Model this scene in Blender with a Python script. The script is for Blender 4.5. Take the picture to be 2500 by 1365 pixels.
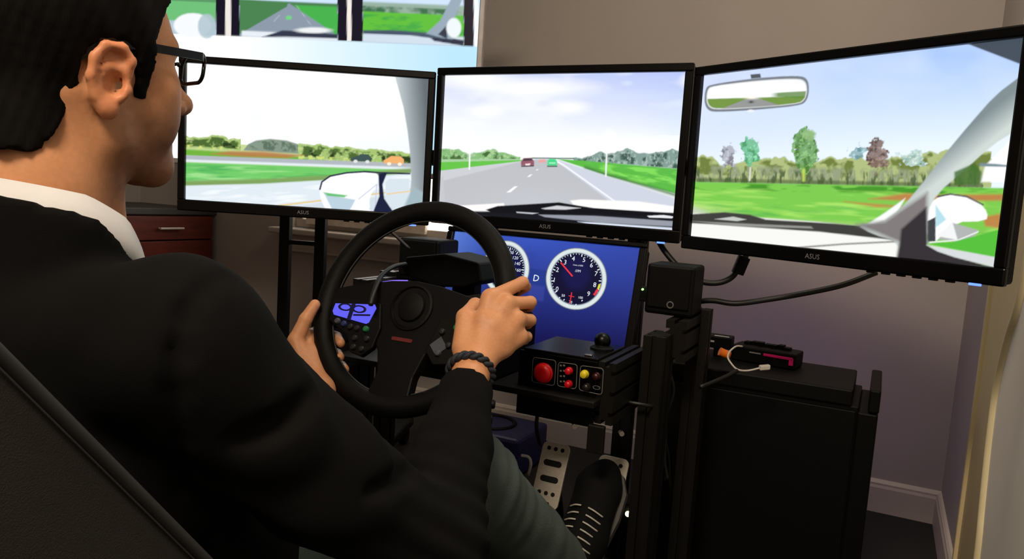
import bpy, bmesh, math, random
import numpy as np
from mathutils import Vector, Matrix, Euler

random.seed(7)
for o in list(bpy.data.objects):
    bpy.data.objects.remove(o)
SC = bpy.context.scene
COL = SC.collection

# ------------------------------------------------------------------ camera
FPX, PIT, ROL, YAW = 1843.6, .1091, .0641, .4547
CAM = np.array([.715, -1.626, .90])
def _axes():
    cp, sp = math.cos(PIT), math.sin(PIT)
    fw = np.array([0, cp, -sp]); u0 = np.array([0, sp, cp]); r0 = np.array([1., 0, 0])
    cr, sr = math.cos(ROL), math.sin(ROL)
    rt = cr*r0 + sr*u0; up = -sr*r0 + cr*u0
    R = np.array([[math.cos(YAW), -math.sin(YAW), 0], [math.sin(YAW), math.cos(YAW), 0], [0, 0, 1]])
    return R@fw, R@rt, R@up
FW, RT, UP = _axes()
cam_data = bpy.data.cameras.new('camera')
cam_data.sensor_fit = 'HORIZONTAL'; cam_data.sensor_width = 36.0
cam_data.lens = 36.0*FPX/2500.0
cam_data.clip_start = .02
cam = bpy.data.objects.new('camera', cam_data); COL.objects.link(cam)
M = Matrix.Identity(4)
for i in range(3):
    M[i][0] = RT[i]; M[i][1] = UP[i]; M[i][2] = -FW[i]; M[i][3] = CAM[i]
cam.matrix_world = M
SC.camera = cam

def at(x, y, X=None, Y=None, Z=None, D=None):
    d = FW + RT*(x-1250)/FPX - UP*(y-682.5)/FPX
    if X is not None: t = (X-CAM[0])/d[0]
    elif Y is not None: t = (Y-CAM[1])/d[1]
    elif Z is not None: t = (Z-CAM[2])/d[2]
    else: t = D
    return CAM + t*d
def proj(P):
    v = np.asarray(P) - CAM; d = v@FW
    return 1250 + FPX*(v@RT)/d, 682.5 - FPX*(v@UP)/d

# ------------------------------------------------------------------ world, lights, exposure
SC.view_settings.view_transform = 'Standard'
SC.view_settings.look = 'None'
SC.view_settings.gamma = 1.0
SC.view_settings.exposure = 0.0
SC.view_settings.use_curve_mapping = False
w = bpy.data.worlds.new('world'); SC.world = w; w.use_nodes = True
w.node_tree.nodes['Background'].inputs[0].default_value = (.9, .85, .8, 1)
w.node_tree.nodes['Background'].inputs[1].default_value = .02

def area(name, loc, target, size, power, color, size_y=None):
    l = bpy.data.lights.new(name, 'AREA'); l.energy = power; l.color = color
    l.shape = 'RECTANGLE'; l.size = size; l.size_y = size_y or size
    o = bpy.data.objects.new(name, l); COL.objects.link(o)
    o.location = loc
    o.rotation_euler = (Vector(target)-Vector(loc)).to_track_quat('-Z', 'Y').to_euler()
    return o
# the room's ceiling lamp, behind and to the right of the driver
area('ceiling_lamp_rear_offscreen', (.48, -2.25, 2.34), (.42, -2.0, 0), .6, 48, (1, .83, .64))
area('ceiling_lamp_front_offscreen', (.50, -.10, 2.36), (.50, -.05, 0), .5, 10.5, (1, .87, .72))
# ------------------------------------------------------------------ materials
def lin(c):
    c = np.asarray(c, float)/255.
    return np.where(c <= .04045, c/12.92, ((c+.055)/1.055)**2.4)
MATS = {}
def mat(name, rgb, rough=.5, metal=0., var=.12, scale=30., bump=0., bscale=200., spec=.5, coat=0., stretch=None, sheen=0.):
    if name in MATS: return MATS[name]
    m = bpy.data.materials.new(name); m.use_nodes = True
    nt = m.node_tree; b = nt.nodes['Principled BSDF']
    c = lin(rgb)
    tc = nt.nodes.new('ShaderNodeTexCoord'); mp = nt.nodes.new('ShaderNodeMapping')
    if stretch: mp.inputs['Scale'].default_value = stretch
    nt.links.new(tc.outputs['Object'], mp.inputs['Vector'])
    n = nt.nodes.new('ShaderNodeTexNoise'); n.inputs['Scale'].default_value = scale; n.inputs['Detail'].default_value = 5
    nt.links.new(mp.outputs['Vector'], n.inputs['Vector'])
    r = nt.nodes.new('ShaderNodeValToRGB')
    r.color_ramp.elements[0].position = .3; r.color_ramp.elements[1].position = .7
    r.color_ramp.elements[0].color = (*[max(0, x*(1-var)) for x in c], 1)
    r.color_ramp.elements[1].color = (*[min(1, x*(1+var)) for x in c], 1)
    nt.links.new(n.outputs['Fac'], r.inputs['Fac'])
    nt.links.new(r.outputs['Color'], b.inputs['Base Color'])
    b.inputs['Roughness'].default_value = rough; b.inputs['Metallic'].default_value = metal
    b.inputs['Specular IOR Level'].default_value = spec
    b.inputs['Coat Weight'].default_value = coat
    if sheen: b.inputs['Sheen Weight'].default_value = sheen
    if bump:
        n2 = nt.nodes.new('ShaderNodeTexNoise'); n2.inputs['Scale'].default_value = bscale; n2.inputs['Detail'].default_value = 3
        nt.links.new(mp.outputs['Vector'], n2.inputs['Vector'])
        bp = nt.nodes.new('ShaderNodeBump'); bp.inputs['Strength'].default_value = bump; bp.inputs['Distance'].default_value = .002
        nt.links.new(n2.outputs['Fac'], bp.inputs['Height']); nt.links.new(bp.outputs['Normal'], b.inputs['Normal'])
    MATS[name] = m
    return m
def emit(name, rgb, strength=1.):
    if name in MATS: return MATS[name]
    m = bpy.data.materials.new(name); m.use_nodes = True
    b = m.node_tree.nodes['Principled BSDF']
    b.inputs['Base Color'].default_value = (.01, .01, .01, 1)
    b.inputs['Emission Color'].default_value = (*lin(rgb), 1)
    b.inputs['Emission Strength'].default_value = strength
    MATS[name] = m
    return m
def screen_mat(name, strength):
    m = bpy.data.materials.new(name); m.use_nodes = True
    nt = m.node_tree; b = nt.nodes['Principled BSDF']
    a = nt.nodes.new('ShaderNodeAttribute'); a.attribute_name = 'Col'
    b.inputs['Base Color'].default_value = (.004, .004, .004, 1)
    b.inputs['Roughness'].default_value = .3
    b.inputs['Specular IOR Level'].default_value = .2
    nt.links.new(a.outputs['Color'], b.inputs['Emission Color'])
    b.inputs['Emission Strength'].default_value = strength
    return m
def attr_mat(name, rough=.5, bump=.0, bscale=200., sss=0., spec=.4):
    m = bpy.data.materials.new(name); m.use_nodes = True
    nt = m.node_tree; b = nt.nodes['Principled BSDF']
    a = nt.nodes.new('ShaderNodeAttribute'); a.attribute_name = 'Col'
    n = nt.nodes.new('ShaderNodeTexNoise'); n.inputs['Scale'].default_value = 240; n.inputs['Detail'].default_value = 4
    tc = nt.nodes.new('ShaderNodeTexCoord'); nt.links.new(tc.outputs['Object'], n.inputs['Vector'])
    mr = nt.nodes.new('ShaderNodeMapRange'); mr.inputs['To Min'].default_value = .86; mr.inputs['To Max'].default_value = 1.12
    nt.links.new(n.outputs['Fac'], mr.inputs['Value'])
    mx = nt.nodes.new('ShaderNodeMix'); mx.data_type = 'RGBA'; mx.blend_type = 'MULTIPLY'; mx.inputs['Factor'].default_value = 1
    nt.links.new(a.outputs['Color'], mx.inputs['A']); nt.links.new(mr.outputs['Result'], mx.inputs['B'])
    nt.links.new(mx.outputs['Result'], b.inputs['Base Color'])
    b.inputs['Roughness'].default_value = rough; b.inputs['Specular IOR Level'].default_value = spec
    if sss:
        b.inputs['Subsurface Weight'].default_value = sss
        b.inputs['Subsurface Radius'].default_value = (.012, .005, .003)
        b.inputs['Subsurface Scale'].default_value = .6
    if bump:
        bp = nt.nodes.new('ShaderNodeBump'); bp.inputs['Strength'].default_value = bump; bp.inputs['Distance'].default_value = .001
        nt.links.new(n.outputs['Fac'], bp.inputs['Height']); nt.links.new(bp.outputs['Normal'], b.inputs['Normal'])
    return m
def glass_mat():
    m = bpy.data.materials.new('lens_glass'); m.use_nodes = True
    b = m.node_tree.nodes['Principled BSDF']
    b.inputs['Base Color'].default_value = (1, 1, 1, 1); b.inputs['Roughness'].default_value = .02
    b.inputs['Transmission Weight'].default_value = 1; b.inputs['IOR'].default_value = 1.03
    return m

BLK = mat('black_plastic', (6, 6, 7), .55, bump=.05, spec=.15)
BEZ = mat('bezel_gloss_black', (3, 3, 4), .32, var=.05, spec=.22)
MBK = mat('matte_black_rubber', (6, 6, 6), .6, bump=.15, bscale=500, spec=.16)
EXT = mat('black_anodised_aluminium', (20, 19, 17), .5, metal=.2, var=.08, spec=.25)
SLOT = mat('extrusion_slot_black', (6, 6, 6), .8)
STEEL = mat('brushed_steel', (212, 204, 190), .42, metal=.2, var=.1, scale=60, stretch=(1, 1, 8))
CHROME = mat('bolt_chrome', (190, 188, 182), .25, metal=1, var=.05)
WALLM = mat('wall_paint_beige', (172, 164, 157), .85, var=.03, scale=4, bump=.05, bscale=120)
TRIMM = mat('trim_paint_white', (192, 182, 170), .5, var=.03, scale=6)
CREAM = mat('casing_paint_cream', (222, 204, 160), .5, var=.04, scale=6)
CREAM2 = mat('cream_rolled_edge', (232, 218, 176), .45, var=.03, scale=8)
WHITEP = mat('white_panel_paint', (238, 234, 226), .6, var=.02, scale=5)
CEILM = mat('ceiling_paint', (205, 200, 192), .9, var=.02, scale=5)
CARPET = mat('dark_carpet', (22, 19, 18), .95, var=.35, scale=300, bump=.6, bscale=900)
WOOD = mat('cherry_wood', (96, 34, 20), .45, var=.3, scale=9, stretch=(6, 1, 6))
GREYTOP = mat('grey_laminate', (58, 56, 55), .5, var=.06)
CABLE = mat('cable_rubber', (14, 13, 14), .5, var=.05)
WCABLE = mat('white_cable', (205, 200, 190), .45, var=.03)

# ------------------------------------------------------------------ mesh helpers
ORI = {}
def col_attr(me, cols):
    a = me.color_attributes.new('Col', 'FLOAT_COLOR', 'POINT')
    buf = np.ones((len(me.vertices), 4), np.float32); buf[:, :3] = cols
    a.data.foreach_set('color', buf.ravel())
def thing(name, label, cat, loc=(0, 0, 0), group=None):
    o = bpy.data.objects.new(name, None); o.empty_display_size = .05
    o.location = loc; COL.objects.link(o)
    o['label'] = label; o['category'] = cat
    if group: o['group'] = group
    ORI[o.name] = Vector(loc)
    return o
def tag(o, label, cat, group=None):
    o['label'] = label; o['category'] = cat
    if group: o['group'] = group
    return o
def link(me, name, m, parent=None, label=None, smooth=False, origin=None):
    o = bpy.data.objects.new(name, me); COL.objects.link(o)
    if m is not None: me.materials.append(m)
    if parent is not None:
        org = ORI[parent.name]; o.parent = parent
    else:
        n = len(me.vertices); co = np.empty(n*3, np.float32); me.vertices.foreach_get('co', co); co = co.reshape(-1, 3)
        org = Vector(origin) if origin is not None else Vector((float((co[:, 0].min()+co[:, 0].max())/2), float((co[:, 1].min()+co[:, 1].max())/2), float(co[:, 2].min())))
        o.location = org
    me.transform(Matrix.Translation(-org))
    ORI[o.name] = org.copy()
    if smooth:
        me.polygons.foreach_set('use_smooth', np.ones(len(me.polygons), bool))
    if label: o['label'] = label
    return o
def struct(o):
    o['kind'] = 'structure'
    return o

def frame(o, x, z):
    """4x4 with local x axis x, local z axis z, origin o"""
    x = Vector(x).normalized(); z = Vector(z).normalized(); y = z.cross(x)
    m = Matrix.Identity(4)
    for i in range(3):
        m[i][0] = x[i]; m[i][1] = y[i]; m[i][2] = z[i]; m[i][3] = o[i]
    return m
class MB:
    def __init__(s, M=None):
        s.v = []; s.f = []; s.M = M or Matrix.Identity(4)
    def put(s, vs, fs):
        b = len(s.v); s.v += [tuple(s.M @ Vector(p)) for p in vs]; s.f += [tuple(b+i for i in f) for f in fs]
        return s
    def bm(s, bm, X=None):
        vs = [(X @ v.co) if X else v.co.copy() for v in bm.verts]; bm.verts.index_update()
        s.put(vs, [[v.index for v in f.verts] for f in bm.faces]); bm.free(); return s
    def box(s, c, d, bev=0., X=None, seg=2):
        bm = bmesh.new(); bmesh.ops.create_cube(bm, size=1)
        for v in bm.verts: v.co = Vector((v.co.x*d[0], v.co.y*d[1], v.co.z*d[2]))
        if bev: bmesh.ops.bevel(bm, geom=list(bm.edges), offset=bev, segments=seg, affect='EDGES', profile=.5)
        T = Matrix.Translation(Vector(c))
        return s.bm(bm, (T @ X) if X else T)
    def cyl(s, a, b, r, r2=None, n=20, cap=True):
        a, b = Vector(a), Vector(b); r2 = r if r2 is None else r2
        z = (b-a).normalized(); x = z.orthogonal().normalized(); y = z.cross(x)
        vs = []; fs = []
        for k in range(n):
            t = 2*math.pi*k/n; d = x*math.cos(t)+y*math.sin(t)
            vs += [a+d*r, b+d*r2]
        for k in range(n):
            j = (k+1) % n; fs.append((2*k, 2*j, 2*j+1, 2*k+1))
        if cap: fs += [tuple(2*k for k in range(n))[::-1], tuple(2*k+1 for k in range(n))]
        return s.put(vs, fs)
    def tube(s, pts, r, n=10, sub=6, smooth=True):
        P = [Vector(p) for p in pts]
        if smooth and len(P) > 2:
            Q = [P[0]*2-P[1]] + P + [P[-1]*2-P[-2]]; out = []
            for i in range(1, len(Q)-2):
                for k in range(sub):
                    t = k/sub; p0, p1, p2, p3 = Q[i-1:i+3]
                    out.append(.5*((2*p1)+(-p0+p2)*t+(2*p0-5*p1+4*p2-p3)*t*t+(-p0+3*p1-3*p2+p3)*t**3))
            out.append(P[-1]); P = out
        rr = r if callable(r) else (lambda t: r)
        vs = []; fs = []; x = None
        for i, p in enumerate(P):
            z = (P[min(i+1, len(P)-1)]-P[max(i-1, 0)]).normalized()
            x = z.orthogonal().normalized() if x is None else (x-z*x.dot(z)).normalized()
            y = z.cross(x); q = rr(i/(len(P)-1))
            for k in range(n):
                t = 2*math.pi*k/n; vs.append(p+x*math.cos(t)*q+y*math.sin(t)*q)
        for i in range(len(P)-1):
            for k in range(n):
                j = (k+1) % n; fs.append((i*n+k, i*n+j, (i+1)*n+j, (i+1)*n+k))
        fs += [tuple(range(n))[::-1], tuple((len(P)-1)*n+k for k in range(n))]
        return s.put(vs, fs)
    def lathe(s, prof, X, n=32):
        vs = []; fs = []; m = len(prof)
        for k in range(n):
            t = 2*math.pi*k/n
            for r, z in prof: vs.append(X @ Vector((r*math.cos(t), r*math.sin(t), z)))
        for k in range(n):
            j = (k+1) % n
            for i in range(m-1): fs.append((k*m+i, j*m+i, j*m+i+1, k*m+i+1))
        if prof[0][0] > 1e-6: fs.append(tuple(k*m for k in range(n))[::-1])
        if prof[-1][0] > 1e-6: fs.append(tuple(k*m+m-1 for k in range(n)))
        return s.put(vs, fs)
    def prism(s, pts, z0, z1, X=None, bev=0.):
        bm = bmesh.new(); vs = [bm.verts.new((p[0], p[1], z0)) for p in pts]
        f = bm.faces.new(vs); f.normal_update()
        r = bmesh.ops.extrude_face_region(bm, geom=[f])
        bmesh.ops.translate(bm, vec=(0, 0, z1-z0), verts=[g for g in r['geom'] if isinstance(g, bmesh.types.BMVert)])
        bmesh.ops.recalc_face_normals(bm, faces=bm.faces)
        if bev: bmesh.ops.bevel(bm, geom=list(bm.edges), offset=bev, segments=2, affect='EDGES', profile=.5)
        return s.bm(bm, X)
    def torus(s, X, R, r, n=64, m=16, ry=None):
        vs = []; fs = []; ry = ry or r
        for i in range(n):
            a = 2*math.pi*i/n
            for k in range(m):
                b = 2*math.pi*k/m; q = R+r*math.cos(b)
                vs.append(X @ Vector((q*math.cos(a), q*math.sin(a), ry*math.sin(b))))
        for i in range(n):
            for k in range(m):
                i2, k2 = (i+1) % n, (k+1) % m; fs.append((i*m+k, i2*m+k, i2*m+k2, i*m+k2))
        return s.put(vs, fs)
    def mesh(s, name):
        me = bpy.data.meshes.new(name); me.from_pydata([tuple(p) for p in s.v], [], s.f); me.update(); return me
    def build(s, name, m, parent=None, label=None, smooth=False, origin=None):
        o = link(s.mesh(name), name, m, parent, label, smooth, origin)
        if smooth == 'auto':
            o.data.polygons.foreach_set('use_smooth', np.ones(len(o.data.polygons), bool))
            try: o.data.set_sharp_from_angle(angle=math.radians(35))
            except Exception: pass
        return o
def rrect(w, h, r, n=5, cx=0, cy=0):
    p = []
    for sx, sy, a0 in ((1, 1, 0), (-1, 1, 90), (-1, -1, 180), (1, -1, 270)):
        for k in range(n+1):
            a = math.radians(a0+90*k/n); p.append((cx+sx*(w/2-r)+r*math.cos(a), cy+sy*(h/2-r)+r*math.sin(a)))
    return p
def text_mb(s, size, X, mb=None, align='CENTER', depth=0):
    cu = bpy.data.curves.new('t', 'FONT'); cu.body = s; cu.size = size; cu.align_x = align; cu.align_y = 'CENTER'; cu.resolution_u = 2
    cu.extrude = depth
    o = bpy.data.objects.new('t', cu); COL.objects.link(o)
    dg = bpy.context.evaluated_depsgraph_get(); dg.update()
    me = o.evaluated_get(dg).to_mesh()
    mb = mb or MB(); mb.put([X @ v.co for v in me.vertices], [tuple(p.vertices) for p in me.polygons])
    o.evaluated_get(dg).to_mesh_clear(); bpy.data.objects.remove(o); bpy.data.curves.remove(cu)
    return mb

# ------------------------------------------------------------------ the room
XL, XR, YB, YF, ZC = -2.62, .945, .935, -3.3, 2.42
def slab(name, lo, hi, m):
    mb = MB(); mb.box([(a+b)/2 for a, b in zip(lo, hi)], [b-a for a, b in zip(lo, hi)])
    return struct(mb.build(name, m))
slab('floor', (XL-.1, YF-.1, -.08), (XR+.1, YB+.1, 0), CARPET)
slab('ceiling', (XL-.1, YF-.1, ZC), (XR+.1, YB+.1, ZC+.08), CEILM)
WX0, WX1, WZ0, WZ1 = -1.64, -.79, .705, 1.95          # window opening
mb = MB()
for lo, hi in (((XL-.1, YB, 0), (WX0, YB+.1, ZC)), ((WX1, YB, 0), (XR+.1, YB+.1, ZC)),
               ((WX0, YB, 0), (WX1, YB+.1, WZ0)), ((WX0, YB, WZ1), (WX1, YB+.1, ZC))):
    mb.box([(a+b)/2 for a, b in zip(lo, hi)], [b-a for a, b in zip(lo, hi)])
struct(mb.build('wall_back', WALLM))
slab('wall_right', (XR, YF-.1, 0), (XR+.1, YB, ZC), WALLM)
slab('wall_left', (XL-.1, YF-.1, 0), (XL, YB, ZC), WALLM)
slab('wall_front', (XL, YF-.1, 0), (XR, YF, ZC), WALLM)
def baseboard(name, p0, p1, nrm):
    p0, p1, nrm = Vector(p0), Vector(p1), Vector(nrm); d = (p1-p0).normalized()
    X = Matrix.Identity(4); up = Vector((0, 0, 1))
    for i in range(3):
        X[i][0] = nrm[i]; X[i][1] = up[i]; X[i][2] = d[i]; X[i][3] = p0[i]
    prof = [(0, 0), (.014, 0), (.014, .078), (.011, .086), (.011, .092), (.006, .099), (0, .102)]
    return struct(MB().prism(prof, 0, (p1-p0).length, X).build(name, TRIMM))
baseboard('baseboard_back', (XL, YB, 0), (XR, YB, 0), (0, -1, 0))
baseboard('baseboard_right', (XR, .30, 0), (XR, YB-.014, 0), (-1, 0, 0))
# window with sill behind the monitors
wn = bpy.data.objects.new('window_1', None); COL.objects.link(wn); wn.location = ((WX0+WX1)/2, YB, WZ0); ORI[wn.name] = Vector(wn.location); wn['kind'] = 'structure'
mb = MB()
for c, d in ((((WX0+WX1)/2, YB+.05, WZ0+.02), (WX1-WX0, .04, .04)), (((WX0+WX1)/2, YB+.05, WZ1-.02), (WX1-WX0, .04, .04)),
             ((WX0+.02, YB+.05, (WZ0+WZ1)/2), (.04, .04, WZ1-WZ0-.08)), ((WX1-.02, YB+.05, (WZ0+WZ1)/2), (.04, .04, WZ1-WZ0-.08)),
             (((WX0+WX1)/2, YB+.05, 1.36), (WX1-WX0-.08, .03, .035))):
    mb.box(c, d, .004)
mb.build('window_frame', TRIMM, wn)
MB().box(((WX0+WX1)/2, YB+.06, (WZ0+WZ1)/2), (WX1-WX0-.06, .006, WZ1-WZ0-.06)).build('window_pane', emit('daylit_blind', (255, 246, 235), 3.5), wn)
mb = MB(); mb.box(((WX0+WX1)/2, YB-.035, WZ0-.014), (WX1-WX0+.12, .085, .026), .006); mb.build('window_sill', TRIMM, wn)
mb = MB(); mb.box(((WX0+WX1)/2, YB-.008, WZ0-.062), (WX1-WX0+.06, .016, .07), .003); mb.box(((WX0+WX1)/2, YB-.012, WZ0-.098), (WX1-WX0+.07, .024, .014), .004)
mb.build('window_apron', TRIMM, wn)
MB().box((-1.255, YB+.02, .79), (.62, .02, .13), .003).build('blind_rail', mat('blind_beige', (222, 206, 190), .6), wn)
# casing on the right wall
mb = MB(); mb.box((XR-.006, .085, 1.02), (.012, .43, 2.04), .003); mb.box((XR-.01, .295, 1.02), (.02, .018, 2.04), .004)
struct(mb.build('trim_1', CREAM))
# bowed white panel with cream rolled edge, standing against the casing
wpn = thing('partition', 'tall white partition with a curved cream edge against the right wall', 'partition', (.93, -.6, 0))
edge = []
for q in ((2500, 725), (2468, 830), (2440, 950), (2425, 1060), (2415, 1150), (2405, 1250), (2397, 1335)):
    p_ = at(*q, X=.926); edge.append((float(p_[1]), float(p_[2])))
edge = [(edge[0][0]-.06, 1.62), (edge[0][0]-.05, 1.2), (edge[0][0]-.03, .95)]+edge+[(edge[-1][0]-.01, .2), (edge[-1][0]-.012, .02)]
X = Matrix.Identity(4); X = Matrix(((0, 0, 1, .924), (1, 0, 0, 0), (0, 1, 0, 0), (0, 0, 0, 1)))
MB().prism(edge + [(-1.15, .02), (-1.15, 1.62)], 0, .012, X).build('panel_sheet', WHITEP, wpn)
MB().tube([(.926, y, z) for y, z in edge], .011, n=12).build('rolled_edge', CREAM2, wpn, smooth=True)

# ------------------------------------------------------------------ screen pictures (colours on the vertices of the flat display)
_rng = np.random.RandomState(3)
_TAB = _rng.rand(128, 128).astype(np.float32)
def vnoise(x, y, s=1., seed=0):
    x = np.asarray(x)/s + seed*17.3; y = np.asarray(y)/s + seed*9.7
    xi = np.floor(x).astype(int); yi = np.floor(y).astype(int); fx = x-xi; fy = y-yi
    fx = fx*fx*(3-2*fx); fy = fy*fy*(3-2*fy)
    g = lambda a, b: _TAB[a % 128, b % 128]
    return (g(xi, yi)*(1-fx)+g(xi+1, yi)*fx)*(1-fy) + (g(xi, yi+1)*(1-fx)+g(xi+1, yi+1)*fx)*fy
def fbm(x, y, s, seed=0):
    return .55*vnoise(x, y, s, seed)+.3*vnoise(x, y, s/2.1, seed+1)+.15*vnoise(x, y, s/4.3, seed+2)
def chk(p, n=2):
    p = np.asarray(p, float)
    for _ in range(n):
        q = np.roll(p, -1, 0); p = np.stack([p*.75+q*.25, p*.25+q*.75], 1).reshape(-1, 2)
    return p
class Canvas:
    def __init__(s, X, Y, base): s.X = X; s.Y = Y; s.c = np.tile(lin(base), (len(X), 1))
    def fill(s, a, rgb):
        a = np.clip(a, 0, 1)[:, None]; rgb = lin(rgb) if np.ndim(rgb) == 1 else lin(rgb)
        s.c = s.c*(1-a) + a*rgb
    def sd(s, pts):
        p = np.asarray(pts, float); n = len(p); d = np.full(len(s.X), 1e18); ins = np.zeros(len(s.X), bool)
        for i in range(n):
            a, b = p[i], p[(i+1) % n]; e = b-a; wx = s.X-a[0]; wy = s.Y-a[1]
            t = np.clip((wx*e[0]+wy*e[1])/(e@e+1e-9), 0, 1)
            d = np.minimum(d, (wx-e[0]*t)**2+(wy-e[1]*t)**2)
            c = (a[1] > s.Y) != (b[1] > s.Y)
            with np.errstate(divide='ignore', invalid='ignore'):
                xx = (b[0]-a[0])*(s.Y-a[1])/(b[1]-a[1]+1e-12)+a[0]
            ins ^= c & (s.X < xx)
        d = np.sqrt(d); return np.where(ins, -d, d)
    def poly(s, pts, rgb, soft=2., op=1., mod=None):
        a = np.clip(.5 - s.sd(pts)/soft, 0, 1)*op
        if mod is not None: a = a*mod
        s.fill(a, rgb); return a
    def line(s, pts, wd, rgb, soft=2., op=1.):
        d = np.full(len(s.X), 1e9); p = np.asarray(pts, float)
        for a, b in zip(p[:-1], p[1:]):
            e = b-a; wx = s.X-a[0]; wy = s.Y-a[1]; t = np.clip((wx*e[0]+wy*e[1])/(e@e+1e-9), 0, 1)
            d = np.minimum(d, np.hypot(wx-e[0]*t, wy-e[1]*t))
        s.fill(np.clip(.5-(d-wd/2)/soft, 0, 1)*op, rgb)
    def ell(s, cx, cy, rx, ry, rgb, soft=2., op=1., rag=0, seed=0):
        k = np.hypot((s.X-cx)/rx, (s.Y-cy)/ry); d = (k-1)*min(rx, ry)
        if rag: d = d + (fbm(s.X, s.Y, max(4, rag*2), seed)-.5)*2*rag
        s.fill(np.clip(.5-d/soft, 0, 1)*op, rgb)
    def band(s, f0, f1, rgb, x0=-1e9, x1=1e9, soft=2., op=1., mod=None):
        """between curves y=f0(x) and y=f1(x)"""
        a = np.clip(.5+(s.Y-f0)/soft, 0, 1)*np.clip(.5-(s.Y-f1)/soft, 0, 1)*(s.X >= x0)*(s.X <= x1)*op
        if mod is not None: a = a*mod
        s.fill(a, rgb)
    def shade(s, a, rgb0, rgb1):
        a = np.clip(a, 0, 1)[:, None]; return (1-a)*np.asarray(rgb0, float)+a*np.asarray(rgb1, float)
    def itp(s, pts):
        p = np.asarray(pts, float); return np.interp(s.X, p[:, 0], p[:, 1])

def pic_left(X, Y):
    c = Canvas(X, Y, (255, 255, 255)); I = c.itp
    c.fill(np.clip((Y-300)/60, 0, 1)*.5*np.clip((X-700)/300, 0, 1), (225, 238, 252))
    c.fill((fbm(X, Y, 90, 4)-.5)*1.5*(X > 600), (236, 243, 255))
    hz = I([(450, 350), (1010, 385)])
    c.band(hz-6, hz+60, (196, 214, 150))                                    # pale fields
    c.band(I([(590, 372), (606, 352), (625, 343), (660, 339), (700, 343), (728, 352), (745, 380)]), hz+8, (132, 150, 134), 590, 745, 4)
    c.band(I([(590, 372), (606, 352), (625, 343), (660, 339), (700, 343), (728, 352), (745, 380)])+4, hz+4, (92, 114, 96), 590, 745, 4, mod=np.clip((fbm(X, Y, 9, 77)-.45)*5, 0, 1))
    c.band(hz+14, hz+30, (112, 178, 60), soft=6)
    for x0, x1, top, dn, sd in ((450, 588, [(450, 330), (588, 338)], 30, 1), (728, 1010, [(728, 352), (860, 362), (1010, 372)], 34, 5)):
        t = I(top) + (fbm(X, Y*.3, 22, sd)-.5)*16
        c.band(t, I(top)+dn, (164, 194, 112), x0, x1, 3)
        c.band(t, I(top)+dn, (196, 214, 150), x0, x1, 3, mod=np.clip((fbm(X, Y, 6, sd+40)-.5)*6, 0, 1)*.8)
        c.band(t+5, I(top)+dn-4, (74, 104, 48), x0, x1, 4, mod=np.clip((fbm(X, Y, 16, sd+3)-.42)*6, 0, 1))
        c.band(I(top)+12, I(top)+dn-6, (38, 58, 30), x0, x1, 5, mod=np.clip((fbm(X, Y*1.5, 22, sd+6)-.52)*8, 0, 1))
        c.band(I(top)+dn-8, I(top)+dn+2, (205, 220, 120), x0, x1, 4, mod=np.clip((fbm(X, Y, 10, sd+9)-.5)*6, 0, 1))
    c.poly([(515, 376), (560, 369), (640, 370), (742, 379), (700, 386), (600, 383)], (186, 116, 74), 6, .85)
    road = I([(450, 379), (1010, 399)])
    c.band(road, road+13, (176, 182, 190), soft=3); c.band(road+10, road+17, (225, 234, 238), soft=4)
    c.band(road+17, I([(450, 453), (640, 448), (800, 438), (1010, 420)]), (112, 202, 104), soft=5)
    c.band(road+22, road+60, (72, 172, 88), soft=8, mod=np.clip((fbm(X*.12, Y, 11, 11)-.5)*4, 0, 1)*.8)
    c.band(road+22, road+66, (156, 222, 140), soft=8, mod=np.clip((fbm(X*.1, Y, 9, 15)-.5)*4, 0, 1))
    lo = I([(450, 452), (640, 447), (800, 438), (1010, 420)])
    c.band(lo-10, lo+3, (126, 160, 92), soft=7)
    c.band(lo+2, lo+200, (222, 232, 240), soft=5)
    c.band(lo+8, lo+200, (240, 246, 250), soft=8, mod=np.clip((fbm(X*.15, Y+X*.06, 10, 21)-.45)*4, 0, 1))
    c.line([(680, 502), (790, 489), (1010, 462)], 4, (232, 204, 140), 3)
    c.poly([(640, 512), (800, 492), (1010, 470), (1010, 540), (640, 540)], (206, 216, 226), 6, .7)
    # cars
    c.poly([(855, 390), (860, 384), (872, 382), (880, 376), (900, 377), (905, 384), (905, 394), (858, 394)], (60, 84, 84), 2.5)
    c.ell(868, 394, 5, 4, (225, 225, 225)); c.ell(897, 395, 5, 4, (225, 225, 225))
    c.poly([(936, 392), (945, 387), (955, 381), (978, 382), (986, 389), (986, 400), (938, 399)], (240, 176, 110), 2.5)
    c.ell(950, 400, 5, 4, (252, 236, 214)); c.ell(976, 401, 5, 4, (252, 236, 214))
    # pillar
    pil = [(964, 185), (1055, 190), (1030, 530), (990, 530), (1000, 480), (1004, 440), (1002, 380), (995, 320), (985, 262)]
    a = np.clip((X-(965+(Y-190)*.09))/70, 0, 1)
    c.poly(pil, c.shade(a, (196, 206, 210), (96, 106, 112)), 3)
    c.poly([(1002, 470), (1012, 458), (1034, 470), (1030, 530), (975, 530)], (160, 182, 190), 8)
    # door mirror
    house = [(779, 460), (786, 444), (806, 430), (846, 422), (890, 419), (926, 422), (920, 452), (900, 484), (905, 520), (800, 520), (784, 490)]
    c.poly(chk(house), (252, 253, 255), 3)
    c.line([(781, 462), (786, 444), (806, 430), (846, 422), (890, 419), (926, 422), (1000, 424)], 4, (28, 34, 66), 2.5)
    c.poly([(790, 470), (835, 482), (868, 488), (850, 520), (812, 514)], (186, 208, 222), 4)
    c.poly([(790, 470), (848, 477), (840, 482), (800, 478)], (96, 190, 110), 4)
    c.poly([(868, 488), (876, 486), (912, 522), (860, 522)], (250, 252, 255), 3)
    c.line([(876, 486), (920, 450), (915, 520)], 2, (190, 200, 225), 2)
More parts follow.
